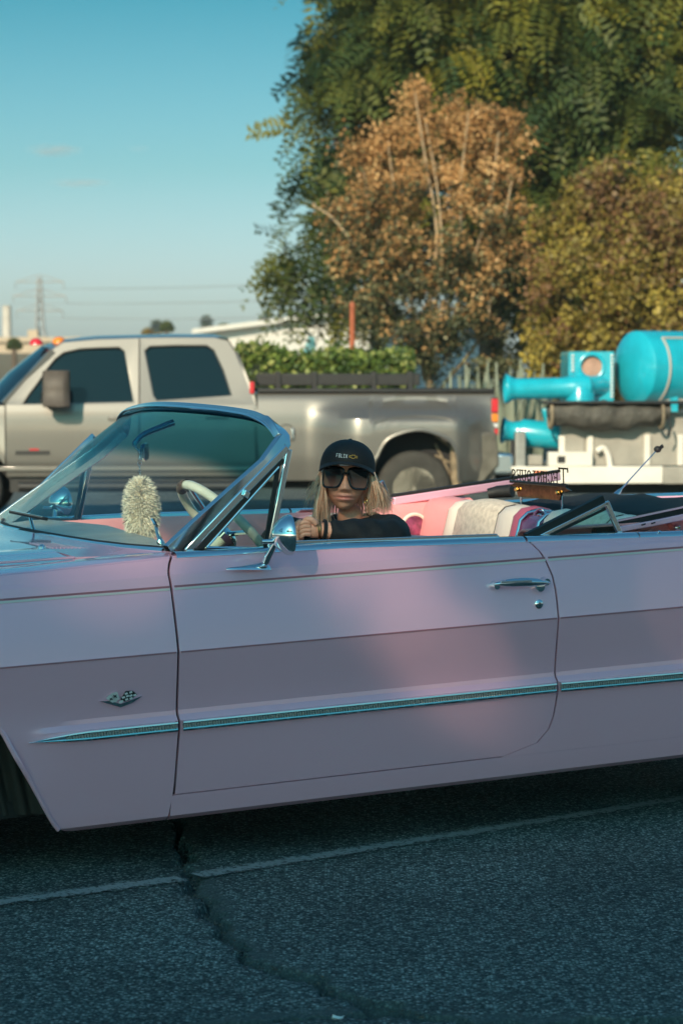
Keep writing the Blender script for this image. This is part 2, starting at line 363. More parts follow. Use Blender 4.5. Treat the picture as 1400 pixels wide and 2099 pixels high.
# loose grit lying in the crack
gp = crack_poly(crk_px); GV = []
for k in range(420):
    i = random.randrange(2, len(gp)-5); t = random.random(); c = gp[i]*(1-t)+gp[i+1]*t
    r = random.uniform(.002, .0055); c = V3((c[0]+random.gauss(0, .016), c[1]+random.gauss(0, .016), -.004+r*.5))
    pts = [c+V3((random.uniform(-1,1), random.uniform(-1,1), random.uniform(-.6,.8)))*r for _ in range(4)]
    for a in ((0,1,2),(0,3,1),(1,3,2),(0,2,3)): GV += [tuple(pts[j]) for j in a]
tag(fastmesh('grit', np.array(GV), 3, mat('grit_stone', (.10, .09, .08), .9, noise=(60, .6))), 'small loose stones lying along the crack in the asphalt', 'gravel', kind='stuff')

# painted bay line, worn
def worn(name, col):
    m = bpy.data.materials.new(name); m.use_nodes = True; N = m.node_tree.nodes; L = m.node_tree.links; b = N['Principled BSDF']
    b.inputs['Roughness'].default_value = .75
    tc = N.new('ShaderNodeTexCoord'); n = N.new('ShaderNodeTexNoise'); n.inputs['Scale'].default_value = 38; n.inputs['Detail'].default_value = 7; n.inputs['Roughness'].default_value = .75
    v = N.new('ShaderNodeTexVoronoi'); v.inputs['Scale'].default_value = 95; L.new(tc.outputs['Object'], v.inputs['Vector'])
    L.new(tc.outputs['Object'], n.inputs['Vector']); at = N.new('ShaderNodeAttribute'); at.attribute_name = 'edge'
    a = N.new('ShaderNodeMath'); a.operation = 'MULTIPLY_ADD'; a.inputs[1].default_value = -.35; L.new(at.outputs['Fac'], a.inputs[0]); L.new(n.outputs[0], a.inputs[2])
    s = N.new('ShaderNodeMath'); s.operation = 'MULTIPLY_ADD'; s.inputs[1].default_value = -.22; L.new(v.outputs['Distance'], s.inputs[0]); L.new(a.outputs[0], s.inputs[2])
    mr = N.new('ShaderNodeMapRange'); mr.inputs[1].default_value = .16; mr.inputs[2].default_value = .34; L.new(s.outputs[0], mr.inputs[0])
    b.inputs['Base Color'].default_value = (*col, 1)
    t = N.new('ShaderNodeBsdfTransparent'); ms = N.new('ShaderNodeMixShader'); L.new(mr.outputs[0], ms.inputs[0]); L.new(t.outputs[0], ms.inputs[1]); L.new(b.outputs[0], ms.inputs[2])
    L.new(ms.outputs[0], N['Material Output'].inputs[0]); return m
def strip(a, b, hw, name, m, z=.005):
    n = 60; rows = []; d = (b-a).normalized(); c = V3((-d.y, d.x, 0))
    for i in range(n+1):
        p = a.lerp(b, i/n); rows.append([V3((*(p+c*hw*k).xy, z)) for k in (-1, -.5, 0, .5, 1)])
    mb = MB().grid(rows); o = mb.build(name, m, smooth=False)
    at = o.data.attributes.new('edge', 'FLOAT', 'POINT'); at.data.foreach_set('value', np.array([1, .25, 0, .25, 1]*(n+1), dtype=np.float32)); return tag(o, kind='structure')
M['line'] = worn('worn_white_paint', (.27, .27, .27))
strip(G(-260, 1886), G(372, 1803), .058, 'painted_line', M['line']); strip(G(402, 1797), G(1700, 1590), .058, 'painted_line', M['line'])
# scrap
sc_ = MB(); c = G(692, 2087, .006)
sc_.grid([[c+V3((x*.012+.003*math.sin(y*3), y*.010, .004*(x*x)+.003*math.sin(y*4+x))) for x in (-1, -.4, .3, 1.1)] for y in (-1, -.2, .5, 1)])
tag(sc_.build('paper_scrap', mat('scrap_paper', (.7, .72, .72), .6), smooth=True, solid=.001), 'small pale crumpled scrap lying on the asphalt by the crack', 'litter')

# ================================================================ far buildings, poles, pylon
M['whitewall'] = mat('white_render', (.80, .76, .70), .8, noise=(.5, .12))
M['tanwall'] = mat('tan_render', (.48, .38, .28), .85, noise=(.6, .2))
M['roofgrey'] = mat('grey_roof', (.30, .30, .30), .8, noise=(1, .2))
M['darkwin'] = mat('dark_window', (.02, .03, .035), .12, coat=.5)
wb = thing('white_building', 'long low white building with a sloping roofline behind the hedge', 'building', W(600, 760, 62)*1)
wb.location.z = 0; o = wb.location.copy()
a = W(418, 684, 66)-o; b = W(760, 640, 58)-o; dv = V3((4, 12, 0))
def wallquad(a, b, z0, z1a, z1b): return [V3((a.x, a.y, z0)), V3((b.x, b.y, z0)), V3((b.x, b.y, z1b)), V3((a.x, a.y, z1a))]
MB().prism(wallquad(a, b, 0, a.z, b.z), dv).build('wall', M['whitewall'], wb, smooth=False)
MB().bar([a+V3((-.15, -.12, .06)), b+V3((.1, -.12, .06))], .18, .06).build('parapet', M['whitewall'], wb, smooth=False)
for t in (.2, .45, .8):
    p = a.lerp(b, t); MB().box((p.x-.5, p.y-.14, .2), (p.x+.5, p.y+.1, 1.6)).build('window', M['darkwin'], wb, smooth=False)
tb = thing('tan_building', 'low tan flat roofed building far off beyond the pickup hood', 'building', V3((0, 0, 0))); c = W(10, 720, 120); tb.location = (c.x, c.y, 0)
MB().box((-14, 0, 0), (3.6, 10, c.z+.45)).build('wall', M['tanwall'], tb, smooth=False)
MB().box((-14.2, -.2, c.z+.45), (3.8, 10.2, c.z+.7)).build('parapet', M['tanwall'], tb, smooth=False)
MB().box((.9, 2, c.z+.7), (1.4, 3, c.z+1.1)).build('roof_vent', M['tanwall'], tb, smooth=False)
MB().box((-1.2, -.06, .3), (2.6, .05, c.z-.1)).build('window', M['darkwin'], tb, smooth=False)
def pole(name, label, cat, px, pyt, Y, r, m, group=None, extra=None):
    p = W(px, pyt, Y); t = thing(name, label, cat, V3((p.x, p.y, 0)), group); h = p.z
    MB().tube([(0,0,0),(0,0,h*.5),(0,0,h)], [r*1.15, r, r*.9], 12).build('shaft', m, t)
    MB().lathe([(0, r*2.2), (.08, r*2.2), (.1, r*1.3)], (0,0,0), (0,0,1), 12).build('base_collar', m, t)
    MB().lathe([(0, r*1.05), (.05, r*1.0), (.09, r*.3)], (0,0,h), (0,0,1), 12).build('cap', m, t)
    return t
M['rust'] = mat('rust_red_paint', (.42, .11, .045), .7, noise=(4, .35))
M['palepole'] = mat('pale_concrete', (.55, .50, .44), .8, noise=(1, .2))
pole('red_post', 'rust red steel post standing between the hedge and the tree', 'post', 722, 630, 38, .045, M['rust'])
pole('chimney_stack', 'tall pale stack rising behind the tan building', 'chimney', 15, 628, 200, .42, M['palepole'])
fp = W(633, 682, 48); ft = thing('feather_flag', 'small teal feather flag in front of the white building', 'flag', V3((fp.x, fp.y, 0)))
MB().tube([(0,0,0),(0,0,fp.z-.3),(.04,0,fp.z)], .012, 8).build('pole', M['satin'], ft)
MB().prism([(.0,0,fp.z-.05),(.12,0,fp.z-.1),(.14,0,fp.z-.3),(.1,0,fp.z-.5),(-.02,0,fp.z-.62),(-.10,0,fp.z-.35)], (0,.01,0)).build('banner', mat('teal_banner', (.03, .28, .36), .6, noise=(9, .6), col2=(.25, .5, .5)), ft, smooth=False)
# transmission tower
M['galv'] = mat('galvanised_steel', (.33, .33, .33), .6, .4)
PY = 420; pb = W(83, 700, PY); tw = thing('transmission_tower', 'faint lattice power pylon on the horizon above the pickup', 'pylon', V3((pb.x, pb.y, 0)))
ht = W(83, 568, PY).z; leg = MB(); hb = 2.1
def prof(z): return lerp(hb, .55, min(1, z/(ht*.62))) if z < ht*.62 else lerp(.55, .28, (z-ht*.62)/(ht*.38))
zs = [ht*i/12 for i in range(13)]
for sx in (-1, 1):
    for sy in (-1, 1): MB().tube([(sx*prof(z), sy*prof(z), z) for z in zs], .16, 6).build('leg', M['galv'], tw)
br = MB()
for z0, z1 in zip(zs, zs[1:]):
    for k in range(4):
        c0 = [(-1,-1),(1,-1),(1,1),(-1,1)][k]; c1 = [(-1,-1),(1,-1),(1,1),(-1,1)][(k+1) % 4]
        p = lambda c, z: V3((c[0]*prof(z), c[1]*prof(z), z))
        br.tube([p(c0, z0), p(c1, z1)], .07, 4); br.tube([p(c1, z0), p(c0, z1)], .07, 4)
br.build('bracing', M['galv'], tw)
ARMS = []
for py, hw in ((578, 4.2), (607, 4.6), (637, 4.0)):
    z = W(83, py, PY).z
    a_ = MB(); a_.tube([(-hw,0,z),(hw,0,z)], .13, 6); a_.tube([(-hw,0,z),(0,0,z+1.3),(hw,0,z)], .09, 6)
    arm = a_.build('crossarm', M['galv'], tw)
    for s in (-1, 1):
        q = MB(); q.lathe([(0,.05),(.1,.14),(.3,.06),(.5,.14),(.7,.06),(.9,.14),(1.1,.05)], (s*hw,0,z-1.2), (0,0,1), 8); q.build('insulator', M['galv'], arm); ARMS.append(V3((pb.x+s*hw, pb.y, z-1.2)))
for k, p in enumerate(ARMS):
    far = V3((pb.x+150, pb.y-190+k*2.0, p.z+4)); L = [p.lerp(far, t/14)+V3((0, 0, -12*(t/14)*(1-t/14))) for t in range(15)]
    wname = ['upper left', 'upper right', 'middle left', 'middle right', 'lower left', 'lower right'][k]
    tag(MB().tube(L, .035, 5).build('power_line', M['galv']), f'thin power line slung from the {wname} pylon arm end', 'cable', 'power lines from the pylon')

# ================================================================ trees and plants
def leafmat(name, stops, tr=.3, rough=.5): return mat(name, stops[0][1], rough, attr='rnd', stops=stops, noise=(1.2, .3), trans=tr, spec=.3)
def unit(a): return a/np.linalg.norm(a, axis=-1, keepdims=True)
def lobes_sample(lobes, n, shell=.55):
    """random points in a union of ellipsoids, biased outward; returns points and outward directions"""
    vol = np.array([l[1][0]*l[1][1]*l[1][2] for l in lobes])**.75; k = RNG.choice(len(lobes), n, p=vol/vol.sum())
    d = unit(RNG.normal(size=(n, 3))); r = (shell+(1-shell)*RNG.random(n)**.6)*(.86+.22*RNG.random(n))
    c = np.array([l[0] for l in lobes])[k]; rad = np.array([l[1] for l in lobes])[k]
    p = c+d*rad*r[:, None]; return p, unit(d/rad)
def fronds(p, d, L, npair=8, wl=.075, ll=.26, droop=.45, face=None):
    """pinnate leaves: each base point p and direction d gives 2*npair leaflets (quads)"""
    n = len(p); side = unit(np.cross(d, (np.array([0, 0, 1.0]) if face is None else face)+RNG.normal(size=(n, 3))*.25)); nrm = unit(np.cross(side, d)); out = []
    for i in range(npair):
        t = (i+.8)/npair; base = p+d*(L*t)[:, None]+np.array([0, 0, -1.0])*(droop*L*t*t)[:, None]
        ax = unit(d+np.array([0, 0, -1.0])*droop*2*t)
        for s in (-1, 1):
            ld = unit(side*s+ax*.55+nrm*.15+RNG.normal(size=(n, 3))*.12); q = (L*ll*(1-.45*abs(t-.45)))[:, None]; wv = unit(np.cross(ld, nrm))*(L*wl)[:, None]*.5
            out.append(np.stack([base, base+ld*q*.45+wv, base+ld*q, base+ld*q*.45-wv], 1))
    A = np.stack(out, 1); return A.reshape(-1, 3), n*npair*2
def leaves(p, size, elong=1.7):
    n = len(p); a = unit(RNG.normal(size=(n, 3))); b = unit(np.cross(a, RNG.normal(size=(n, 3)))); s = size[:, None]
    return np.stack([p-a*s*.5*elong, p+b*s*.5, p+a*s*.5*elong, p-b*s*.5], 1).reshape(-1, 3)
def px_lobes(Y, spec, dz=1.0):
    out = []
    for x, y, rx, ry, dY in spec:
        s = F/(Y+dY); c = W(x, y, Y+dY); out.append((tuple(c), (rx/s, .5*(rx+ry)/s*dz, ry/s)))
    return out
def limb(mb, path, r0, r1, n=8):
    P = spline(path, 5); mb.tube(P, [lerp(r0, r1, i/(len(P)-1)) for i in range(len(P))], n)
M['bark'] = mat('bark', (.14, .10, .07), .9, noise=(12, .5), bump=(30, .8, .02))
M['palebranch'] = mat('pale_bark', (.50, .36, .22), .8, noise=(9, .35))
def crown_tree(name, label, base, trunkpath, r, limbs, V, nper, attrs, m, bark, sub=None):
    t = thing(name, label, 'tree', V3(base)); o = np.array(t.location)
    mb = MB(); limb(mb, [V3(q)-t.location for q in trunkpath], r, r*.5, 10)
    for path, r0, r1 in limbs: limb(mb, [V3(q)-t.location for q in path], r0, r1)
    mb.build('trunk', bark, t); fastmesh('crown', V-o, nper, m, t, attrs); return t
# big feathery green tree
YG = 46
gl = px_lobes(YG, [(960,60,330,200,0),(790,150,150,140,-.5),(730,250,105,95,-.8),(660,520,92,72,-1.2),(645,450,75,45,-1.0),(735,400,115,110,-.4),(1200,130,260,200,0),(1330,300,210,200,-.4),(960,330,260,220,1),(1130,420,160,170,.6),(1000,-140,330,200,0),(1350,-40,260,200,.5),(780,10,105,110,.2),(690,560,85,65,-1.2),(1180,560,180,160,2)])
NS = 430; sp_, so_ = lobes_sample(gl, NS, .66); kf = 24                      # leaf sprays at branch ends, each a whorl of fronds
p = np.repeat(sp_, kf, 0)+RNG.normal(size=(NS*kf, 3))*np.array([.26, .22, .15]); d = np.repeat(so_, kf, 0)
o_ = d.copy(); d = unit(d*.45+np.array([0, 0, -.55])+RNG.normal(size=d.shape)*.65); L = RNG.uniform(.5, .9, len(p))
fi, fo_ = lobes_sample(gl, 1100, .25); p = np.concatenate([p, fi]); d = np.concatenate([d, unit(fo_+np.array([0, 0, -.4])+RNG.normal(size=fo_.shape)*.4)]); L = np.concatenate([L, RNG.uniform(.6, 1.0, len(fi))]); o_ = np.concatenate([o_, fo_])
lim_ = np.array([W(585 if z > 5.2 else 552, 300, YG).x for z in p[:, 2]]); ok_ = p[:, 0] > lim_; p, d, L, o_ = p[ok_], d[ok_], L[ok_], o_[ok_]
V, _ = fronds(p, d, L, 8, .085, .30, .30, face=unit(o_+np.array([0, 0, .55])+RNG.normal(size=o_.shape)*.35)); tone = np.concatenate([np.repeat(RNG.random(NS), kf)*.65+RNG.random(NS*kf)*.22, RNG.random(len(fi))*.35])  # inner fill fronds toned darker: the crown's inner shade put into colour
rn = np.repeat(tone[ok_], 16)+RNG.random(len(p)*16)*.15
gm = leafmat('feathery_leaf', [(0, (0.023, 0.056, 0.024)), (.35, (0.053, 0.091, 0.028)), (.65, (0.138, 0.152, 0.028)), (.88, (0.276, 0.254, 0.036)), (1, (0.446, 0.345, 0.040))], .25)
tb_ = W(1010, 900, YG+.5); tb_.z = 0
tt = lambda x, y, dy=0: W(x, y, YG+dy)
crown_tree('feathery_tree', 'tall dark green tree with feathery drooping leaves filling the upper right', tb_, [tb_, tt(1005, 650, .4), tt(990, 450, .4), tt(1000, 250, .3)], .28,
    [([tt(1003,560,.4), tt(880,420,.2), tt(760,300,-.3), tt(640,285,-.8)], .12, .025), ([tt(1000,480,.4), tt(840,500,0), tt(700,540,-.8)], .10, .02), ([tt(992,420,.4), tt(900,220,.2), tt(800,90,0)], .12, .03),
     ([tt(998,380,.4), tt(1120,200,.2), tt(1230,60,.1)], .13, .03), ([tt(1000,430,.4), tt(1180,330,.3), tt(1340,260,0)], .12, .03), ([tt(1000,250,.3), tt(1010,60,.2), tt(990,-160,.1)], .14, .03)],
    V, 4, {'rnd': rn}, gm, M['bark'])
# orange brown tree in front of it
YB = 41
bl = px_lobes(YB, [(880,330,130,90,0),(790,400,80,90,-.2),(985,350,85,100,0),(870,470,180,140,-.4),(790,560,115,100,-.3),(990,520,95,130,-.1),(900,620,160,105,-.4),(820,700,105,80,-.3),(950,720,105,80,-.2),(700,450,48,34,-.2),(660,425,28,20,-.2),(848,232,26,62,0),(880,270,34,50,0),(1010,255,58,46,0),(1045,300,36,40,0),(742,335,34,58,0),(790,300,30,50,0),(945,250,30,50,0),(725,510,40,40,-.2),(1060,440,34,50,0),(1075,520,26,44,0),(760,640,45,45,-.2)]+[(880+(150+random.uniform(0,45))*math.cos(q), 470-(225+random.uniform(-10,45))*math.sin(q), random.uniform(18,40), random.uniform(24,52), random.uniform(-.4,.3)) for q in [math.pi*(-.25+1.5*i/20) for i in range(21)]])
cc, dd = lobes_sample(bl, 430, .62); k = 140
pp = np.repeat(cc, k, 0)+RNG.normal(size=(len(cc)*k, 3))*np.array([.125, .125, .10])*RNG.uniform(.6, 1.3, (len(cc), 1)).repeat(k, 0)
V = leaves(pp, RNG.uniform(.02, .066, len(pp)), 1.5)
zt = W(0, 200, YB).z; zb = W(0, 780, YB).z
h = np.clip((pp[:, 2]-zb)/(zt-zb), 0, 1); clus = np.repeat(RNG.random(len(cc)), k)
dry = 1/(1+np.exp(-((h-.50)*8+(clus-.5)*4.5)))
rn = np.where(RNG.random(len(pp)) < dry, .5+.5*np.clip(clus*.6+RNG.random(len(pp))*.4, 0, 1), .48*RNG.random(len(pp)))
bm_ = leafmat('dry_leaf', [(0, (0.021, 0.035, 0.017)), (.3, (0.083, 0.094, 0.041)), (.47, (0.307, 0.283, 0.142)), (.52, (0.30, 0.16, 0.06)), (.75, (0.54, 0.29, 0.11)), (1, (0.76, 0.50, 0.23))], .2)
b0 = W(880, 900, YB); b0.z = 0; t2 = lambda x, y, dy=-.7: W(x, y, YB+dy)
br_ = [([t2(880,820,0), t2(880,640,-.2), t2(895,480,-.6), t2(872,330,-0.50), t2(850,190,-.6)], 0.042, 0.010), ([t2(900,800,0), t2(985,690,-.6), t2(1010,590,-.35), t2(1030,470,-0.50), t2(1048,372,-0.45)], 0.035, 0.011), ([t2(870,780,0), t2(840,600,-0.40), t2(815,450,-0.50), t2(795,290,-0.35)], 0.035, 0.010),
       ([t2(860,740,0), t2(760,560,-0.45), t2(690,455,-.6), t2(640,420,-.4)], 0.028, 0.010), ([t2(900,700,0), t2(940,520,-0.55), t2(945,370,-0.50), t2(960,230,-.6)], 0.032, 0.010), ([t2(890,650,0), t2(905,520,-0.60), t2(895,380,-0.55), t2(870,240,-0.35)], 0.028, 0.010), ([t2(930,650,0), t2(1000,430,-0.50), t2(1022,270,-.6)], 0.028, 0.008), ([t2(840,640,-.6), t2(775,480,-0.50), t2(745,350,-.6)], 0.025, 0.008)]
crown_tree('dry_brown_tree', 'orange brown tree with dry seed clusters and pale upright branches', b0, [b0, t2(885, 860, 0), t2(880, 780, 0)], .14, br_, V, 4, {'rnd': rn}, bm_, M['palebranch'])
# yellowing creeper covered bush at the right
YV = 39
vl = px_lobes(YV, [(1270,520,120,110,0),(1200,620,120,110,-.3),(1340,600,150,170,-.5),(1230,740,150,110,-.2),(1380,450,110,80,0),(1400,760,180,140,-.4),(1150,720,60,75,0),(1470,560,150,200,0),(1190,470,60,60,.4),(1240,400,55,45,.4),(1130,560,45,60,.3),(1330,390,60,40,.4),(1110,660,35,50,.2)]+[(1130+i*22, 470-70*math.sin(i*.35)+random.uniform(-45, 35), random.uniform(22, 42), random.uniform(20, 46), random.uniform(-.2, .6)) for i in range(14)]+[(random.uniform(1110,1400), random.uniform(500,740), random.uniform(30,50), random.uniform(26,46), random.uniform(-1.6,-.9)) for i in range(12)])
cc, dd = lobes_sample(vl, 1300, .74); k = 46
pp = np.repeat(cc, k, 0)+RNG.normal(size=(len(cc)*k, 3))*.11
V = leaves(pp, RNG.uniform(.03, .095, len(pp)), 1.25); cl = np.repeat(RNG.random(len(cc)), k)
pat = vnoise(np.stack([pp[:, 0], pp[:, 2]], 1), 1.1, 31)
rn = np.clip(.45*cl+.25*RNG.random(len(pp))+.45*pat-.08, 0, 1)
vm = leafmat('creeper_leaf', [(0, (0.099, 0.055, 0.035)), (.3, (0.238, 0.129, 0.060)), (.5, (0.238, 0.193, 0.050)), (.75, (0.456, 0.349, 0.071)), (1, (0.672, 0.534, 0.121))], .25)
v0 = W(1290, 900, YV+1); v0.z = 0
vt = crown_tree('creeper_bush', 'large mound of yellowing creeper leaves behind the turquoise machine', v0, [v0, W(1290, 760, YV+.8), W(1280, 600, YV+.6)], .2, [([W(1290,800,YV+.8), W(1220,680,YV), W(1170,560,YV-.3)], .06, .015), ([W(1285,700,YV+.8), W(1340,560,YV), W(1390,440,YV-.2)], .06, .015)], V, 4, {'rnd': rn}, vm, M['bark'])
# twigs matted through the creeper
for i in range(40):
    tw_ = MB()
    a = V3(cc[random.randrange(len(cc))]); dvec = V3((random.uniform(-1, 1), random.uniform(-.4, .2), random.uniform(-.2, 1)))*random.uniform(.4, 1.0)
    limb(tw_, [a-vt.location, a+dvec*.5+V3((0, -.08, .05))-vt.location, a+dvec-vt.location], .010, .004, 4); tw_.build('twig', M['bark'], vt)
# clipped hedge
YH = 33; h0 = W(480, 780, YH); h1 = W(850, 780, YH); ztop = W(600, 722, YH).z
hd = thing('clipped_hedge', 'bright green clipped hedge running behind the pickup bed', 'hedge', V3((h0.x, YH, 0))); wd_ = h1.x-h0.x
n = 17000; q = RNG.random((n, 3)); face = RNG.random(n)
pp = np.stack([q[:, 0]*wd_, q[:, 1]*1.1, q[:, 2]*ztop], 1); pp[face < .6, 1] = np.abs(RNG.normal(size=(face < .6).sum()))*.10-.05
top = face > .6; pp[top, 2] = ztop-.05+RNG.normal(size=top.sum())*.05
pp[:, 1] += .12*np.sin(pp[:, 0]*3.1)+.08*np.sin(pp[:, 0]*7.7+pp[:, 2]*4); pp[:, 2] += (vnoise(pp[:, :2], 2.2, 40)-.5)*.22*(pp[:, 2] > ztop*.5)
V = leaves(pp, RNG.uniform(.035, .08, n), 1.4)
fastmesh('foliage', V, 4, leafmat('hedge_leaf', [(0, (0.035, 0.071, 0.024)), (.5, (0.118, 0.189, 0.041)), (.85, (0.236, 0.307, 0.059)), (1, (0.531, 0.531, 0.189))], .25), hd, {'rnd': RNG.random(n)})
MB().box((.05, .12, 0), (wd_-.05, .95, ztop-.16)).build('stem_core', mat('hedge_core', (.02, .03, .012), .95, noise=(5, .5)), hd, smooth=False)
# shrubs at hedge end
# agaves
M['agave'] = mat('agave_leaf', (.24, .27, .20), .55, noise=(8, .25))
AG = [((975,815,31.5),(740,95)), ((1040,830,30.5),(735,110)), ((1090,830,31),(745,80)), ((940,815,33),(755,70))]
lab = ['grey green agave behind the pickup tailgate, left of two close together', 'tall grey green agave with upright spikes behind the pickup tail lights', 'grey green agave partly hidden by the turquoise pipe', 'small grey agave in shade below the brown tree']
for ((x, y, Yd), (yt, wpx)), lb in zip(AG, lab):
    b0 = W(x, y, Yd); hgt = W(x, yt, Yd).z; a = thing('agave', lb, 'plant', V3((b0.x, b0.y, 0)), 'agaves beyond the pickup')
    for i in range(13):
        an = i*2.4; out = .25+.75*(i/13); lean = wpx/2/(F/Yd)*out*1.1; hh = hgt*(1-.35*(i/13)); rows = []
        dx, dy = math.cos(an), math.sin(an)
        for k2 in range(7):
            t = k2/6; wid = .085*math.sin(math.pi*min(1, .25+.75*(1-t)))*(1-t**3)+.002; c = V3((dx*lean*t**1.3+dx*.08, dy*lean*t**1.3+dy*.08, hh*t)); sd2 = V3((-dy, dx, 0))
            rows.append([c-sd2*wid, c+V3((dx, dy, 0))*-.02, c+sd2*wid])
        MB().grid(rows).build('leaf', M['agave'], a, solid=.012)
# distant palms and tree clumps
def palm(px, pyt, Y, lab_, nfr=34):
    p = W(px, pyt, Y); t = thing('fan_palm', lab_, 'palm tree', V3((p.x, p.y, 0)), 'far palms on the horizon'); mb = MB(); limb(mb, [(0,0,0),(.2,0,p.z*.5),(0,0,p.z)], .3, .22); mb.build('trunk', M['bark'], t)
    skp = unit(RNG.normal(size=(nfr*3, 3))); skp[:, 2] = skp[:, 2]*.9+.15; V, _ = fronds(np.tile(np.array([[0, 0, p.z]]), (nfr*3, 1)), unit(skp), RNG.uniform(1.0, 1.5, nfr*3), 6, .16, .5, .35)
    fastmesh('crown', V, 4, gm, t, {'rnd': RNG.random(len(V)//4)*.7})
    s, _ = fronds(np.tile(np.array([[0, 0, p.z-.5]]), (60, 1)), unit(np.column_stack([RNG.normal(size=(60, 2)), -2*np.ones(60)])), RNG.uniform(1, 1.7, 60), 6, .2, .3, .2)
    fastmesh('dead_skirt', s, 4, M['palebranch'], t)
palm(424, 657, 460, 'lone far fan palm right above the pickup roof'); palm(543, 655, 480, 'hazy far palm just left of the big tree')
palm(322, 668, 420, 'far palm with a tan dead skirt beside a dark clump')
def far_bush(px, py, r, Y, lab_, m, name='far_tree'):
    s = F/Y; p = W(px, py, Y); t = thing(name, lab_, 'tree', V3((p.x, p.y, 0)), 'far trees on the horizon'); R_ = r/s
    pts, _ = lobes_sample([((0,0,p.z),(R_,R_,R_*.85)), ((R_*.6,0,p.z-R_*.4),(R_*.7,R_*.7,R_*.6)), ((-R_*.6,0,p.z-R_*.5),(R_*.6,R_*.6,R_*.5))], 1500, .4)
    fastmesh('crown', leaves(pts, RNG.uniform(.2, .45, len(pts))*R_/1.5, 1.3), 4, m, t, {'rnd': RNG.random(len(pts))*.8})
    mb = MB(); limb(mb, [(0,0,0),(0,.05,p.z*.5),(0,0,p.z)], .2, .1); mb.build('trunk', M['bark'], t)
far_bush(342, 668, 13, 150, 'round dark far tree beside the palm above the pickup roof', gm); far_bush(302, 682, 12, 150, 'low brownish far tree left of the palm above the pickup roof', vm); far_bush(460, 676, 16, 160, 'dark low far tree peeking over the white building', gm); far_bush(30, 704, 14, 110, 'low green far bush beside the tan building', gm)
# tall street trees behind the camera: their shade falls on the convertible
H2 = np.array([SDIR.x, SDIR.y, 0]); H2 /= np.linalg.norm(H2); side_ = np.array([-H2[1], H2[0], 0])
def bough_leaves(seed, nc_):
    rg = np.random.default_rng(seed); ls = rg.uniform(-12, 12, nc_); rel = rg.uniform(-5, 2.6, nc_); kp = rg.random(nc_) < np.where(rel < .55, 1.0, np.where(rel < .95, .62, .26)); ls, rel = ls[kp], rel[kp]
    ds = 37+rg.uniform(-2.5, 2.5, len(ls)); c = np.array([0, 8, 0])+H2*ds[:, None]+side_*ls[:, None]; c[:, 2] = rel+ds*math.tan(SUN_EL)
    q = np.repeat(c, 12, 0)+rg.normal(size=(len(c)*12, 3))*.36; return q.reshape(-1, 12, 3), rg.uniform(.45, .8, len(q)).reshape(-1, 12), ls
lp_, lz_, own = bough_leaves(155, 420); full = np.ones(len(lp_), bool); full[[206, 186, 79]] = False; lp2, lz2, ow2 = bough_leaves(9001, 900); ex = [446, 442, 177, 484, 87]  # leaf clusters dropped and added to set where sun reaches the car
own = np.repeat(np.concatenate([own[full], ow2[ex]]), 12); lp_ = np.concatenate([lp_[full], lp2[ex]]).reshape(-1, 3); lz_ = np.concatenate([lz_[full], lz2[ex]]).ravel()
dim_at = np.array(CAR.O+CAR.eu*.42+CAR.ew*.62)+np.array(SDIR)*40; rt_ = np.random.default_rng(5); dim_lv = dim_at+rt_.normal(size=(11, 3))*.30      # loose leaves added on the sun's ray to dim the door's sun patch
lp_ = np.concatenate([lp_, dim_lv]); lz_ = np.concatenate([lz_, rt_.uniform(.24, .42, 11)]); own = np.concatenate([own, (dim_lv-np.array([0, 8, 0]))@side_])
for k in range(4):
    m_ = (own >= -12+6*k) & (own < -6+6*k); c = np.array([0, 8, 0])+H2*37+side_*(-9+6*k); zc = 37*math.tan(SUN_EL)-1.0
    t = thing('street_tree', ['leafy street tree behind the viewer, far left of four', 'leafy street tree behind the viewer, second from left', 'leafy street tree behind the viewer, third from left', 'leafy street tree behind the viewer, far right of four'][k], 'tree', V3((c[0], c[1], 0)), 'street trees behind the viewer')
    mb = MB(); limb(mb, [(0,0,0),(.2,.1,zc*.4),(0,0,zc)], .32, .10)
    for bx in (-2.4, -1.2, 1.3, 2.5): limb(mb, [(.1,.05,zc*.5),(bx*.5,bx*.1,zc*.72),(bx,bx*.2,zc*.92)], .12, .03)
    mb.build('trunk', M['bark'], t); fastmesh('crown', leaves(lp_[m_], lz_[m_], 1.4)-np.array(t.location), 4, gm, t, {'rnd': RNG.random(int(m_.sum()))})

# ================================================================ pickup truck
M['tpaint'] = mat('pewter_paint', (.195, .185, .168), .42, .60, .8, noise=(500, .08), coatr=.08)
M['tdust'] = mat('dusty_bumper', (.30, .27, .22), .45, .5, noise=(5, .4))
M['tglass'] = mat('privacy_glass', (.004, .012, .018), .05, 0, 0, spec=.35)
M['tplastic'] = mat('taupe_plastic', (.085, .07, .058), .6, noise=(20, .2))
M['blackp'] = mat('black_plastic', (.02, .02, .021), .5, noise=(20, .3))
M['tyre'] = mat('tyre_rubber', (.045, .043, .038), .85, noise=(9, .35))
M['dirt'] = mat('tan_mudded', (.30, .24, .16), .85, noise=(14, .5))
M['rim'] = mat('steel_wheel', (.80, .72, .58), .4, .5, noise=(6, .25))
M['red'] = mat('red_lens', (.55, .02, .03), .2, coat=.7); M['amber'] = mat('amber_lens', (.75, .22, .02), .2, coat=.7)
M['clearl'] = mat('clear_lens', (.6, .6, .6), .15, coat=.6)
trk = thing('pickup_truck', 'pewter crew cab pickup with dual rear wheels parked behind the convertible', 'pickup', TRK.M)
T = lambda px, py, v=0.0: TRK.at(px, py, v)
TW = 2.0
def mir(p): return V3((p[0], TW-p[1], p[2]))
def tside(w):                      # body side section: gentle barrel with a low crease
    return interp(w, [.40, .50, .58, .60, .70, .95, 1.12, 1.20, 1.25], [.05, .025, .012, .0, -.012, -.02, -.012, .006, .03])
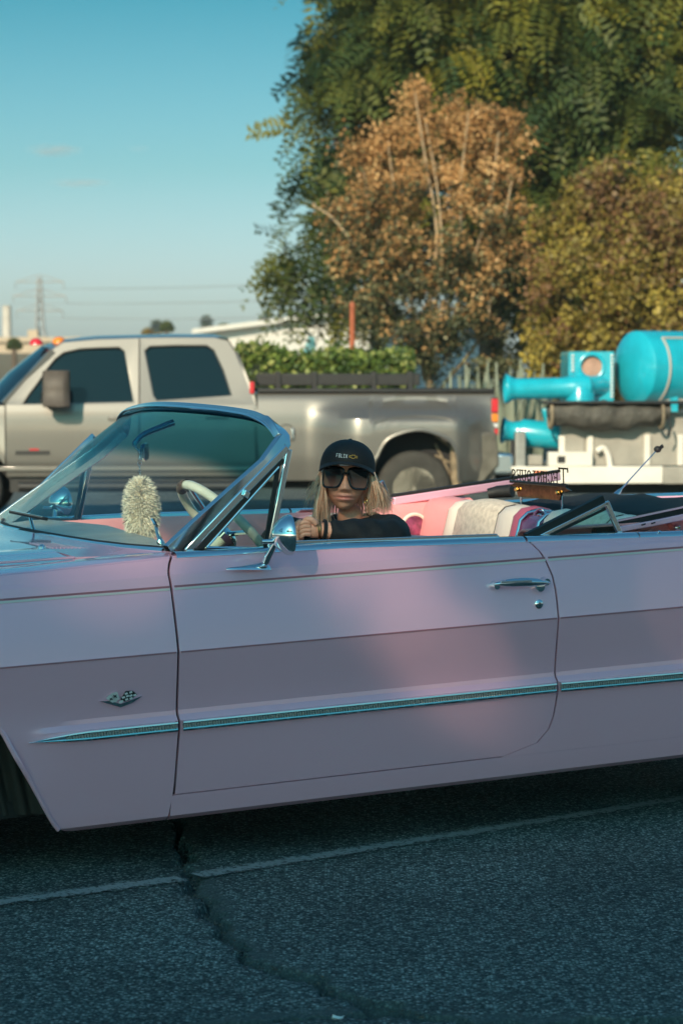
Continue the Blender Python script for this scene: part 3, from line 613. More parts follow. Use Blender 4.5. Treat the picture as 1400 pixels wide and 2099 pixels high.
def top_v(w): return .03+(w-1.25)*.30
wb_ = 1.205                        # belt
xs_ = lambda px: T(px, 900).x
def door(xa, xb, outer, hole, name, handle_px=None):
    ws = [.50, .55, .585, .60, .66, .75, .85, .95, 1.05, 1.12, 1.17, wb_]
    mb = MB(); n = 10
    mb.grid([[V3((lerp(xs_(xa), xs_(xb), j/n), tside(w), w)) for j in range(n+1)] for w in ws])
    O2 = [(T(*q, .1).x, T(*q, .1).z) for q in outer]; H_ = [(T(*q, .1).x, T(*q, .1).z) for q in hole]
    O2[0] = (xs_(xa), wb_); O2[-1] = (xs_(xb), wb_)
    mb.holed(O2, [H_], lambda x, z: V3((x, interp(z, [wb_, 1.25, 1.9], [tside(wb_), .03, top_v(1.9)]), z)))
    d = mb.build(name, M['tpaint'], trk, ang=25, solid=.03, off=0)
    vv = lambda z: top_v(z)
    MB().prism([V3((x, interp(z, [wb_, 1.25, 1.9], [tside(wb_), .03, top_v(1.9)])+.022, z)) for x, z in H_], (0, .008, 0)).build('window_glass', M['tglass'], d, smooth=False)
    MB().tube([V3((x, interp(z, [wb_, 1.25, 1.9], [tside(wb_), .03, top_v(1.9)])-.004, z)) for x, z in H_+H_[:1]], .012, 6, cap=False).build('window_trim', M['tpaint'], d)
    if handle_px:
        c = T(*handle_px, -.03); MB().box((c.x-.11, -.045, c.z-.018), (c.x+.11, -.012, c.z+.022)).build('handle', M['tpaint'], d, bevel=.008)
    mb2 = MB(); mb2.v = [tuple(mir(v)) for v in mb.v]; mb2.f = mb.f; mb2.build(name, M['tpaint'], trk, ang=25, solid=.03, off=0)
    MB().prism([mir(V3((x, top_v(z)+.01, z))) for x, z in H_], (0, -.008, 0)).build('window_glass', M['tglass'], trk, smooth=False)
    return d
hf = [(47,830),(60,808),(78,784),(96,756),(112,736),(130,722),(165,714),(205,712),(245,711),(257,720),(267,770),(275,826)]
hr = [(296,719),(307,709),(360,707),(425,707),(440,717),(460,760),(476,812),(400,818),(322,823),(314,812)]
fd = door(14, 285, [(14,832),(20,822),(107,718),(130,703),(200,697),(285,694),(285,832)], hf, 'front_door', (245, 858))
rd = door(287.6, 523, [(287.6,832),(287.6,694),(350,693),(440,693),(468,700),(482,722),(500,770),(516,815),(523,832)], hr, 'rear_door', (445, 855))
c0 = T(68, 926, -.03)
bd = MB(); bd.box((c0.x-.17, -.034, c0.z-.03), (c0.x+.17, -.018, c0.z+.01)); bd.build('badge', M['blackp'], fd, smooth=False); bd = MB(); bd.box((c0.x-.03, -.034, c0.z+.014), (c0.x+.06, -.018, c0.z+.03)); bd.build('badge', M['red'], fd, smooth=False)
MB().bar([V3((xs_(-120), -.012, .575)), V3((xs_(523), -.012, .575))], .012, .022).build('body_moulding', M['tpaint'], trk, bevel=.006)
# rocker and chassis
MB().box((xs_(20), .06, .34), (xs_(525), TW-.06, .5)).build('rocker', M['blackp'], trk, smooth=False)
MB().box((xs_(-350), .35, .36), (xs_(1010), TW-.35, .55)).build('chassis', M['darkin'], trk, smooth=False)
MB().tube([V3((xs_(40), -.06, .40)), V3((xs_(500), -.06, .40))], .05, 10).build('side_step', M['blackp'], trk)
# roof, windscreen, cab back
def edge(px, py): p = T(px, py, .2); return V3((p.x, top_v(p.z), p.z))
rp = [(107,717),(130,702),(200,695),(350,691.5),(440,692),(468,699),(482,721)]
rows = []
for q in rp:
    e = edge(*q); rows.append([V3((e.x+.10*(math.cos(s*math.pi)) * 0 - (.16*(1-(2*s-1)**2) if q[0] < 120 else 0), lerp(e.y, TW-e.y, s), e.z+.045*(1-(2*s-1)**4))) for s in [i/12 for i in range(13)]])
MB().grid(rows).build('roof', M['tpaint'], trk, ang=50, solid=.03)
e1 = [rows[0][i]+V3((0, 0, -.01)) for i in range(13)]
e0 = [V3((xs_(6)-.30*(1-(2*i/12-1)**2), lerp(.05, TW-.05, i/12), 1.22)) for i in range(13)]
MB().grid([e0, [a.lerp(b, .5)+V3((-.02, 0, .02)) for a, b in zip(e0, e1)], e1]).build('windscreen', M['tglass'], trk, solid=.01)
MB().bar([e0[0]+V3((.01, -.005, 0)), e1[0]+V3((.01, -.005, 0))], .03, .03).build('pillar', M['tpaint'], trk)
bk = [(482,721),(500,770),(516,815),(523,850),(523,985)]
rows = [[V3((edge(*q).x-.004, lerp(max(edge(*q).y, -.02), TW-max(edge(*q).y, -.02), s), edge(*q).z)) for s in (0, .25, .5, .75, 1)] for q in bk]
MB().grid(rows).build('cab_back', M['tpaint'], trk, solid=.03)
cl_ = T(519, 795, .05); MB().box((cl_.x-.035, .02, cl_.z-.06), (cl_.x+.012, .12, cl_.z+.06)).build('cargo_lamp', M['red'], trk, bevel=.01)
for x in (75, 122):
    c = T(x, 701 if x < 100 else 698, .45); MB().lathe([(-.02,.07),(.015,.065),(.04,.04),(.05,.01)], V3((c.x, c.y, c.z-.01)), (0,0,1), 16).build('clearance_light', M['amber'] if x > 100 else M['red'], trk)
for v in ():
    MB().lathe([(-.02,.07),(.015,.065),(.04,.04),(.05,.01)], V3((xs_(90), v, 1.905)), (0,0,1), 16).build('clearance_light', M['amber'], trk)
# hood, front fender, grille end (mostly out of view)
xf = xs_(13); rows = []
for i in range(9):
    u = lerp(xf-.01, xf-1.55, i/8); rows.append([V3((u, lerp(.06, TW-.06, s), 1.21-.06*(i/8)**2+.05*(1-(2*s-1)**2))) for s in [k/8 for k in range(9)]])
MB().grid(rows).build('hood', M['tpaint'], trk, solid=.03)
fw = V3((xs_(-72), 0, .36)); mb = MB(); rows = []
for j in range(41):
    u = lerp(xf-.008, xf-1.55, j/40); dd_ = abs(u-fw.x); b_ = .50 if dd_ > .47 else max(.5, .36+math.sqrt(max(0, .47**2-dd_**2)))
    rows.append([V3((u, tside(lerp(b_, 1.2, t)) - .05*sm(1-abs(dd_-.45)/.2)*sm(1-(t*1.2)), lerp(b_, 1.2, t))) for t in [k/10 for k in range(11)]])
mb.grid(rows); mb.build('front_fender', M['tpaint'], trk, ang=30, solid=.03); m2 = MB(); m2.v = [tuple(mir(v)) for v in mb.v]; m2.f = mb.f; m2.build('front_fender', M['tpaint'], trk, ang=30, solid=.03)
MB().box((xf-1.62, .08, .5), (xf-1.5, TW-.08, 1.14)).build('grille', M['blackp'], trk, bevel=.03); MB().box((xf-1.78, .0, .42), (xf-1.58, TW, .66)).build('front_bumper', M['satin'], trk, bevel=.04)
# door mirror
c = T(116, 797, -.28); mr_ = MB()
rows = [[V3((c.x+dx, c.y+dy, c.z+z)) for dx, dy in ((-.13,-.06),(-.06,-.10),(.08,-.10),(.135,-.05),(.135,.07),(-.13,.07))] for z in (-.18, -.165, 0, .165, .18)]
mr_.grid(rows, cu=True); k = len(mr_.v); mr_.f.append(tuple(range(6))); mr_.f.append(tuple(range(k-6, k)))
dm = mr_.build('door_mirror', M['tplastic'], trk, ang=50, bevel=.02)
MB().tube([V3((c.x-.02, -.24, c.z-.16)), V3((c.x-.10, -.10, c.z-.13)), V3((c.x-.14, .03, c.z-.10))], .035, 10).build('mirror_arm', M['blackp'], dm)
MB().tube([V3((c.x-.02, -.24, c.z-.06)), V3((c.x-.10, -.10, c.z-.05)), V3((c.x-.14, .03, c.z-.05))], .03, 10).build('mirror_arm', M['blackp'], dm)
# cargo bed side with dual wheel flare and arch
cw = T(845, 1012, 0); cw.z = .385; ua, ub = xs_(528.5), xs_(1013)
arch = [(xs_(a), T(a, b).z) for a, b in ((752,985),(762,945),(768,932),(785,902),(816,886),(856,880),(896,891),(918,906),(930,935),(934,985))]
def flare(u, w):
    a = sm((u-xs_(625))/.55)*sm((xs_(1010)-u)/.42); return -.30*a*sm((1.255-w)/.22)
def wbot(u):
    if arch[0][0] < u < arch[-1][0]: return max(.45, interp(u, [a for a, _ in arch], [b for _, b in arch]))
    return .45
us = sorted(set([lerp(ua, ub, i/70) for i in range(71)]+[a for a, _ in arch]+[arch[0][0]-.002, arch[-1][0]+.002])); mb = MB(); wt = 1.335
ts = [0, .04, .1, .2, .3, .4, .5, .6, .7, .8, .88, .94, .98, 1]
rows = [[V3((u, tside(lerp(wbot(u), wt, t))+flare(u, lerp(wbot(u), wt, t)) + .05*sm((lerp(wbot(u), wt, t)-1.28)/.06), lerp(wbot(u), wt, t))) for t in ts] for u in us]
mb.grid(rows); bed = mb.build('bed_side', M['tpaint'], trk, ang=40, solid=.025)
m2 = MB(); m2.v = [tuple(mir(v)) for v in mb.v]; m2.f = mb.f; m2.build('bed_side', M['tpaint'], trk, ang=40, solid=.025)
lip = [V3((u, tside(w)+flare(u, w)-.012, w)) for u, w in [(a, b) for a, b in arch]]; MB().tube(spline(lip, 4), .018, 8).build('arch_lip', M['tpaint'], bed)
MB().tube(spline([V3((xs_(a), tside(T(a,b).z)+flare(xs_(a), T(a,b).z)-.004, T(a,b).z)) for a, b in ((762,866),(800,856),(850,852),(905,856),(925,866))], 5), .006, 6).build('flare_crease', M['tpaint'], bed)
fc = V3((xs_(587), -.016, T(587, 888).z)); MB().torus(fc, (0,1,0), .085, .006, 30, 6).build('fuel_door_seam', M['blackp'], bed); MB().box((fc.x+.05, -.05, fc.z-.06), (fc.x+.075, -.014, fc.z+.05)).build('fuel_door_latch', M['satin'], bed, bevel=.006)
MB().box((ua, .03, wt-.005), (ub, .14, wt+.035)).build('bed_rail', M['blackp'], trk, bevel=.012); MB().box((ua, TW-.14, wt-.005), (ub, TW-.03, wt+.035)).build('bed_rail', M['blackp'], trk, bevel=.012)
MB().box((ua+.02, .08, .62), (ub, TW-.08, .68)).build('bed_floor', M['blackp'], trk, smooth=False)
MB().box((ub-.06, .12, .66), (ub, TW-.12, wt)).build('tailgate', M['tpaint'], trk, bevel=.02)
MB().box((ua, .12, .66), (ua+.05, TW-.12, wt)).build('bed_front', M['tpaint'], trk, bevel=.02)
rk = MB()       # dark cargo rack on the far rail
rk.box((ua+.05, TW-.22, wt+.06), (xs_(868)+.15, TW-.12, wt+.19)); rk.build('cargo_rack', M['blackp'], trk, bevel=.01)
for x in (560, 640, 770, 850): MB().box((xs_(x)+.1, TW-.24, wt+.02), (xs_(x)+.16, TW-.10, wt+.21)).build('rack_post', M['blackp'], trk, bevel=.006)
# inside of the arch
MB().tube([V3((cw.x, .02, .42)), V3((cw.x, .9, .42))], .54, 24).build('wheel_well', M['darkin'], trk)
# mud flap and bare brackets behind the wheel
fx = xs_(912); MB().box((fx+.05, -.10, .36), (fx+.13, .28, .95)).build('mud_flap', M['dirt'], trk, bevel=.012)
for a, b in ((.82, .5), (.7, .62), (.9, .78), (.6, .45)): MB().tube([V3((fx-.10, .02, a)), V3((fx+.06, .02, b))], .012, 6).build('bracket', M['dirt'], trk)
for (u, vv_) in ((cw.x, -.10), (cw.x, .14), (fw.x, .06), (cw.x, TW-.14), (cw.x, TW+.10), (fw.x, TW-.06)):
    r, wd = .375, .21; o = V3((u, vv_, r)); s = 1 if vv_ > 1 else -1
    ty = MB().lathe([(-wd*.5, r*.57), (-wd*.53, r*.72), (-wd*.5, r*.90), (-wd*.40, r*.985), (-wd*.2, r), (wd*.2, r), (wd*.40, r*.985), (wd*.5, r*.90), (wd*.53, r*.72), (wd*.5, r*.57)], o, (0, 1, 0), 40).build('wheel', M['tyre'], trk, ang=50)
    dish = MB().lathe([(0, r*.58), (.02, r*.56), (.09, r*.50), (.115, r*.30), (.10, r*.28), (.06, r*.26), (.02, r*.16), (.0, r*.05)], o+V3((0, s*wd*.5, 0)), (0, -s, 0), 32); dish.build('rim', M['rim'], ty, ang=40)
    mb = MB()
    for k in range(8):
        a = k*math.pi/4; mb.lathe([(0,.028),(.008,.024)], o+V3((math.cos(a)*r*.40, s*(wd*.5-.096), math.sin(a)*r*.40)), (0, s, 0), 10)
    mb.build('vent_hole', M['blackp'], ty)
    mb = MB()
    for k in range(8):
        a = (k+.5)*math.pi/4; mb.lathe([(0,.014),(.03,.012)], o+V3((math.cos(a)*r*.22, s*(wd*.5-.05), math.sin(a)*r*.22)), (0, s, 0), 6)
    mb.build('lug_nuts', M['satin'], ty)
# tail lamp, bumper
tl = T(1015, 860, 0)
MB().box((tl.x-.045, -.01, T(0,815).z), (tl.x+.02, .13, T(0,893).z)).build('tail_lamp', M['blackp'], trk, bevel=.01)
for y0, y1, mk in ((818, 846, 'red'), (849, 866, 'amber'), (869, 878, 'clearl'), (880, 893, 'red')):
    MB().box((tl.x-.04, -.018, T(0, y1).z), (tl.x+.026, .12, T(0, y0).z)).build('lamp_lens', M[mk], trk, bevel=.006)
rb = [V3((xs_(936), -.14, .93)), V3((ub+.02, -.05, .93)), V3((ub+.05, -.02, .60)), V3((ub-.12, -.04, .42)), V3((xs_(940), -.10, .40))]
MB().prism(rb, (0, .14, 0)).build('rear_quarter_panel', M['tdust'], trk, bevel=.025)
MB().box((ub-.02, .02, .50), (ub+.20, TW-.02, .72)).build('rear_bumper', M['satin'], trk, bevel=.03)
MB().box((xs_(954), -.135, T(0,918).z-.015), (xs_(962), -.09, T(0,918).z+.015)).build('side_marker', M['red'], trk, bevel=.004)
MB().box((ub+.15, TW/2-.05, .40), (ub+.5, TW/2+.05, .48)).build('tow_hitch', M['blackp'], trk, bevel=.01)

# ================================================================ flatbed trailer
M['trwhite'] = mat('white_trailer_paint', (.74, .70, .63), .45, coat=.3, noise=(3, .12))
M['trgrey'] = mat('grey_panel', (.34, .32, .28), .6, noise=(4, .25)); M['trsteel'] = mat('grey_steel', (.36, .36, .34), .5, .5, noise=(8, .3))
M['orange'] = mat('orange_reflector', (.85, .18, .03), .3)
tr = thing('flatbed_trailer', 'white railed flatbed trailer hitched behind the pickup', 'trailer', TRK.M)
x0, x1, xe = T(1047, 970).x, T(1358, 970).x, T(1600, 970).x
MB().prism([V3((x0, 0, .585)), V3((x1, 0, .585)), V3((x1, 0, .41)), V3((x0+.16, 0, .41)), V3((x0+.02, 0, .52))], (0, .08, 0)).build('side_rail', M['trwhite'], tr, bevel=.008)
MB().box((x1+.003, .004, .405), (xe, .08, .58)).build('side_rail', M['trgrey'], tr, bevel=.008)
MB().box((x0+.05, 1.9, .41), (xe, 1.98, .585)).build('side_rail', M['trwhite'], tr, bevel=.008)
MB().box((x0+.02, .082, .50), (xe, 1.898, .56)).build('deck', M['trsteel'], tr, smooth=False)
MB().box((x0+.2, .25, .30), (xe, 1.7, .40)).build('underframe', M['darkin'], tr, smooth=False)
MB().tube([V3((x0+.1, .5, .44)), V3((ub+.35, 1.0, .44))], .05, 8).build('drawbar', M['trsteel'], tr); MB().tube([V3((x0+.1, 1.5, .44)), V3((ub+.35, 1.0, .44))], .05, 8).build('drawbar', M['trsteel'], tr)
o1 = T(1095, 965); o2 = T(1120, 970); MB().box((o1.x, -.008, o2.z), (o2.x, .004, o1.z)).build('reflector', M['orange'], tr, smooth=False)
jk = T(1066, 885, .1); MB().box((jk.x-.055, .06, .3), (jk.x+.05, .16, jk.z)).build('jack_post', M['trsteel'], tr, bevel=.01); MB().box((jk.x-.10, .09, .58), (jk.x-.06, .13, jk.z-.08)).build('jack_handle', M['blackp'], tr, bevel=.008)
for u in (x0+2.4, x0+3.2):
    ty = MB().lathe([(-.1,.17),(-.11,.24),(-.1,.30),(.1,.30),(.11,.24),(.1,.17)], (u, .2, .305), (0,1,0), 28).build('wheel', M['tyre'], tr); MB().lathe([(0,.17),(.03,.14),(.02,.04)], (u, .1, .305), (0,-1,0), 24).build('rim', M['rim'], ty)
# grey side cabinet with white uprights
cb0, cb1 = T(1150, 900, .15).x, xe; ztop_ = T(0, 846, .15).z
cab = MB(); cab.box((cb0, .16, .588), (cb1, .9, ztop_)); cab.build('cabinet', M['trgrey'], tr, smooth=False)
for px_, h_ in ((1152, 895), (1210, 895), (1327, 893), (1395, 893)): MB().box((T(px_, 900, .1).x-.03, .12, .588), (T(px_, 900, .1).x+.03, .157, T(0, h_, .12).z)).build('upright', M['trwhite'], tr, bevel=.005)
MB().box((T(1165,0).x, .13, .62), (T(1205,0).x, .155, T(0,900).z)).build('panel', M['trgrey'], tr, smooth=False)
MB().tube(spline([T(1222, 925, .08), T(1236, 918, .08), T(1246, 935, .08), T(1250, 957, .08)], 5), .03, 8).build('hose', M['trwhite'], tr)
MB().box((T(1075,0).x, .18, .588), (T(1122,0).x, .5, T(0, 935, .2).z)).build('step_box', M['trgrey'], tr, bevel=.01)
wbx = thing('white_utility_box', 'small white box with a black socket on the trailer rail', 'box', TRK.M @ Matrix.Translation((T(1168, 957, .05).x, .05, .588)))
hw_ = (T(1213, 0).x-T(1122, 0).x)/2; MB().box((-hw_, -.03, 0), (hw_, .10, T(0, 929, .03).z-.588)).build('case', M['trwhite'], wbx, bevel=.008)
MB().box((-.135, -.036, .03), (-.055, -.026, .10)).build('socket', M['blackp'], wbx, bevel=.004)
# rolled tarpaulin
tp = thing('rolled_tarp', 'dark weathered tarpaulin rolled up along the trailer cabinet', 'tarp', TRK.M @ Matrix.Translation((T(1120, 846, 0).x, -.02, ztop_)))
LT = T(1372, 840, 0).x-T(1120, 840, 0).x; rows = []
for i in range(41):
    s = i/40; sag = .10*math.sin(math.pi*s)**.7+.02*math.sin(s*23); r = .085+.05*math.sin(math.pi*min(1, s*1.15))**.6+.012*math.sin(s*31)
    if s < .05: r *= .5+s*10
    rows.append([V3((s*LT, .02+.10*math.cos(a)*(r/.12), -sag*.55+.015+r*1.0*math.sin(a)+.012*math.sin(a*5+s*14))) for a in [2*math.pi*j/20 for j in range(20)]])
MB().grid(rows, cu=True).build('roll', mat('tarp_cloth', (.085, .08, .068), .7, noise=(7, .5), bump=(16, .7, .03)), tp, ang=80)
for s in (.03, .93): MB().torus((s*LT, .02, -.03), (1,0,0), .13, .018, 20, 6).build('tie_strap', M['dirt'], tp)
MB().tube([V3((LT*.97, -.10, -.05)), V3((LT*.99, -.12, -.16)), V3((LT*.96, -.11, -.24))], .012, 6).build('hanging_cord', M['blackp'], tp)
MB().box((-.05, -.10, .085), (LT*1.3, .18, .115)).build('cover_board', M['blackp'], tp, bevel=.01)

# ================================================================ turquoise boiler machine on the trailer
M['turq'] = mat('turquoise_enamel', (.012, .42, .55), .28, 0, .8, noise=(3.5, .22)); M['bolt'] = mat('pale_bolt', (.75, .78, .76), .35, .3)
M['gasket'] = mat('grey_gasket', (.40, .37, .33), .7); M['wood'] = mat('pinkish_wood', (.45, .27, .2), .7, noise=(10, .3))
bp_ = TRK.M @ Matrix.Translation((T(1295, 830, .7).x, .7, .56)); bo = thing('turquoise_boiler', 'glossy turquoise steel boiler with a domed drum and flanged pipes on the trailer', 'machine', bp_)
B = lambda px, py, v: T(px, py, v)-V3((T(1295, 830, .7).x, .7, .56))
dc = B(1302, 754, .6); rr = .385; ax = V3((math.cos(R(24)), math.sin(R(24)), 0)); dr = MB()
prof = [(-.10, .02), (-.095, rr*.35), (-.075, rr*.65), (-.045, rr*.88), (-.01, rr*.985), (.02, rr), (1.9, rr), (1.95, rr*.9), (2.0, .02)]
drum = dr.lathe(prof, dc, ax, 48).build('drum', M['turq'], bo, ang=30)
n_ = V3((ax.y, -ax.x, 0)); up = V3((0,0,1)); surf = lambda l, a: dc+ax*l+(n_*math.cos(a)+up*math.sin(a))*(rr+.004)
MB().tube([surf(.16, a) for a in [R(52-10*i) for i in range(12)]]+[surf(l, R(-58)) for l in (.3, .8, 1.3)]+[surf(1.3, a) for a in [R(-48+10*i) for i in range(11)]]+[surf(l, R(52)) for l in (.8, .3, .16)], .014, 6).build('door_gasket', M['gasket'], drum)
MB().obox(surf(.62, R(25))+n_*.02, ax*.20, up*.055, n_*.02).build('nameplate', M['blackp'], drum, bevel=.006)
for l in (.46, .66, .86): MB().lathe([(0,.035),(.04,.035),(.05,.02)], surf(l, R(-3)), n_, 14).build('knob', M['blackp'], drum)
# saddle feet under the drum
for l in (.4, 1.4):
    q = dc+ax*l; MB().box((q.x-.06, q.y-.25, -.03), (q.x+.06, q.y+.25, q.z-rr*.75)).build('saddle', M['turq'], bo, smooth=False)
# square housing with bolts and a round port
h0_, h1_ = B(1167, 723, .45), B(1257, 832, .45); pc = B(1212, 751, .45); circ = [(pc.x+.112*math.cos(a), pc.z+.112*math.sin(a)) for a in [2*math.pi*i/28 for i in range(28)]]
hs = MB(); hs.holed([(h0_.x, h1_.z-.2), (h1_.x, h1_.z-.2), (h1_.x, h0_.z), (h0_.x, h0_.z)], [circ], lambda x, z: V3((x, h0_.y, z))); hp = hs.build('housing', M['turq'], bo, smooth=False, solid=.03)
MB().box((h0_.x, h0_.y+.034, h1_.z-.2), (h1_.x, h0_.y+.5, h0_.z)).build('housing_back', M['wood'], hp, smooth=False)
MB().box((h0_.x-.004, h0_.y+.002, h0_.z+.001), (h1_.x+.004, h0_.y+.5, h0_.z+.012)).build('housing_lid', M['turq'], hp, smooth=False); MB().box((h0_.x-.012, h0_.y+.002, h1_.z-.2), (h0_.x-.001, h0_.y+.5, h0_.z)).build('housing_side', M['turq'], hp, smooth=False)
MB().torus(V3((pc.x, h0_.y, pc.z)), (0,1,0), .125, .02, 30, 8).build('port_ring', M['turq'], hp)
for px_, n in ((1173, 5), (1253, 12)):
    for i in range(n): MB().lathe([(0,.016),(.012,.016),(.02,.008)], B(px_, 729+i*7.6, .45)+V3((0,-.001,0)), (0,-1,0), 8).build('bolt', M['bolt'], hp)
# upper pipe with trumpet flange, elbow body
pa = B(1037, 797, .30); pb_ = B(1188, 795, .30); ax2 = (pb_-pa).normalized(); LP = (pb_-pa).length
MB().lathe([(.03,.105),(0,.128),(-.012,.146),(.006,.150),(.03,.142),(.06,.118),(.10,.108),(LP-.18,.108),(LP-.10,.125),(LP,.14),(LP+.09,.13),(LP+.14,.06)], pa, ax2, 32, cap=False).build('pipe', M['turq'], bo, ang=45)
MB().tube([pb_+V3((0,0,.15)), pb_+V3((0,0,.0)), pb_+V3((.0,0,-.18)), pb_+V3((0,0,-.26))], [.05, .145, .15, .16], 28).build('elbow', M['turq'], bo)
MB().tube([pb_+V3((.05,.02,.02)), pb_+V3((.16,.1,.03)), pb_+V3((.26,.2,.02))], .10, 20).build('stub_pipe', M['turq'], bo)
# lower pipe
pa = B(1030, 882, .38); pb_ = B(1146, 895, .38); ax3 = (pb_-pa).normalized(); LP = (pb_-pa).length
MB().lathe([(.03,.09),(0,.10),(-.01,.132),(.01,.134),(.035,.11),(.08,.10),(.15,.11),(.20,.14),(LP,.14),(LP+.01,.03)], pa, ax3, 30, cap=False).build('pipe', M['turq'], bo, ang=45)
MB().prism([B(1110, 838, .42), B(1150, 832, .42), B(1175, 858, .42), B(1150, 880, .42), B(1118, 868, .42)], (0, .12, 0)).build('bracket', M['turq'], bo, bevel=.015)
MB().box((B(1060,0,.4).x, -.28, -.002), (B(1240,0,.4).x, .2, .05)).build('base_plate', M['trsteel'], bo, smooth=False)
MB().box((B(1190,0,.4).x, -.25, .05), (B(1260,0,.4).x, .3, h1_.z-.18)).build('pedestal', M['turq'], bo, smooth=False)

# ================================================================ pink convertible
car = thing('convertible_car', 'pale pink classic convertible with its top folded and chrome side trim', 'car', CAR.M)
C = CAR.at; CW = CAR.atw; VC = .99; mv = lambda v: 2*VC-v
def mirb(mb): q = MB(); q.v = [(a, mv(b), c) for a, b, c in mb.v]; q.f = [f[::-1] for f in mb.f]; return q
SECW = [.150,.155,.170,.200,.238,.270,.310,.350,.390,.425,.440,.466,.474,.482,.495,.530,.565,.600,.640,.664,.672,.682,.720,.760,.805,.850,.866]
SECV = [.200,.125,.100,.090,.080,.072,.062,.053,.044,.036,.032,.030,.037,.043,.044,.036,.027,.018,.0075,.0018,.0,.0015,.006,.013,.021,.030,.034]
sv_ = lambda w: interp(w, SECW, SECV)
belt = lambda u: interp(u, [-2.2,-.9,-.48,.06,.71,1.29,2.0,2.8], [.918,.938,.953,.946,.924,.906,.898,.88])
def upper(u):
    wt = belt(u); h = wt-.866; return [(.0355,.866+.18*h), (.0385,.866+.36*h), (.045,.866+.52*h), (.049,.866+.72*h), (.056,.866+.90*h), (.066,.866+.975*h), (.082,wt)]
UF = lambda w: interp(w, [.17,.25,.45,.68,.867,.90,.937,.953], [-.511,-.5,-.494,-.5,-.503,-.507,-.498,-.484])
UR = lambda w: interp(w, [.236,.245,.253,.28,.305,.35,.415,.476,.668,.79,.85,.884,.921,.95], [.60,.668,.704,.745,.765,.78,.788,.786,.779,.778,.757,.739,.707,.69])
LOWW = [x for x in SECW if x >= .238]
def panel_rows(ul, ur, ws, n, top=True):
    rows = [[V3((lerp(ul(w), ur(w), j/n), sv_(w), w)) for j in range(n+1)] for w in ws]
    if top:
        um = .5*(ul(.9)+ur(.9)); k = len(upper(um))
        for i in range(k):
            r = []
            for j in range(n+1):
                u0 = lerp(ul(.9), ur(.9), j/n); v, w = upper(u0)[i]; u1 = lerp(ul(w), ur(w), j/n); r.append(V3((u1, v, w)))
            rows.append(r)
    return rows
def both(mb, name, m, solid=.012, ang=14, bevel=0, parent=car):
    a = mb.build(name, m, parent, ang=ang, solid=solid, bevel=bevel); mirb(mb).build(name, m, parent, ang=ang, solid=solid, bevel=bevel); return a
# door
door_ = both(MB().grid(panel_rows(UF, UR, LOWW, 44)), 'door', M['pink'])
# rocker + rear quarter
qb = MB()
qb.grid([[V3((lerp(-.512, 1.28, j/40), sv_(w), w)) for j in range(41)] for w in (.150,.155,.170,.200,.234)])
UQ = lambda w: UR(w)+.0065
arch_r = ([1.44,1.46,1.52,1.60,1.70,1.80,1.92,2.02,2.09,2.11], [.15,.26,.37,.44,.47,.47,.44,.36,.26,.15])
qb.grid(panel_rows(UQ, lambda w: 1.28, [.2345]+LOWW, 16))
qu = MB(); us = sorted([lerp(1.28, 2.75, i/50) for i in range(51)]+arch_r[0]+[1.4395, 2.1105]); rows = []
for u in us:
    wb0 = interp(u, arch_r[0], arch_r[1]) if 1.44 <= u <= 2.11 else .15
    ws = [max(x, wb0+.0008*i) for i, x in enumerate(SECW)]; tap = .10*sm((u-1.9)/.9)
    rows.append([V3((u, sv_(w)+tap*1.2, w)) for w in ws]+[V3((u, v+tap*1.2, w)) for v, w in upper(u)])
qb.grid([list(x) for x in zip(*rows)]); quarter = both(qb, 'rear_quarter', M['pink'])
# front fender
arch_f = ([-1.835,-1.79,-1.65,-1.5,-1.36,-1.25,-1.12,-1.047,-1.0,-.955,-.90,-.878,-.862,-.8605], [.17,.35,.50,.57,.585,.58,.55,.50,.41,.333,.232,.194,.172,.170])
us = sorted([lerp(-2.15, -.86, i/60) for i in range(61)]+arch_f[0]); rows = []
def frow(u, uu=None):
    wb0 = interp(u, *arch_f) if -1.835 <= u <= -.8604 else interp(u, [-.8604, -.845, -.82, -.79], [.170, .161, .156, .155])
    tap = .16*sm((-1.2-u)/.95)
    ws = [max(x, wb0+.0008*i) for i, x in enumerate(SECW[1:])]
    q = sm((-.80-u)/.20); flat = lambda w: interp(w, [.155,.17,.31,.44,.53,.60,.672], [.125,.10,.062,.044,.034,.018,.0]) if w < .672 else sv_(w)
    r = [V3((u, lerp(sv_(w), flat(w), q)+tap, w)) for w in ws]+[V3((u, v+tap, w)) for v, w in upper(u)]
    wt = belt(u); r += [V3((u, .11+tap, wt+.004)), V3((u, .17+tap, wt+.004)), V3((u, .232+tap*.6, wt+.002))]
    return r
ff = MB(); ff.grid([frow(u) for u in us]); rear_us = [lerp(-.86, -.5, i/14) for i in range(15)]; rr_ = []
for i, u in enumerate(rear_us):
    r = frow(min(u, -.8601) if i == 0 else u)
    if i == 0: r = [V3((u, p.y, p.z)) for p in frow(-.861)]
    t = i/14; ug = [V3((u+t*(UF(p.z)-.0075-(-.5)), p.y, p.z)) for p in r]; rr_.append(ug)
# bottom return of the rear part of the fender follows the section
ff.grid(rr_); fender = both(ff, 'front_fender', M['pink'])
lipp = [V3((u, sv_(max(w, .17))+.002, w)) for u, w in zip(*arch_f)][5:]
MB().tube(spline(lipp, 4), .008, 8).build('arch_lip', M['pink'], fender)
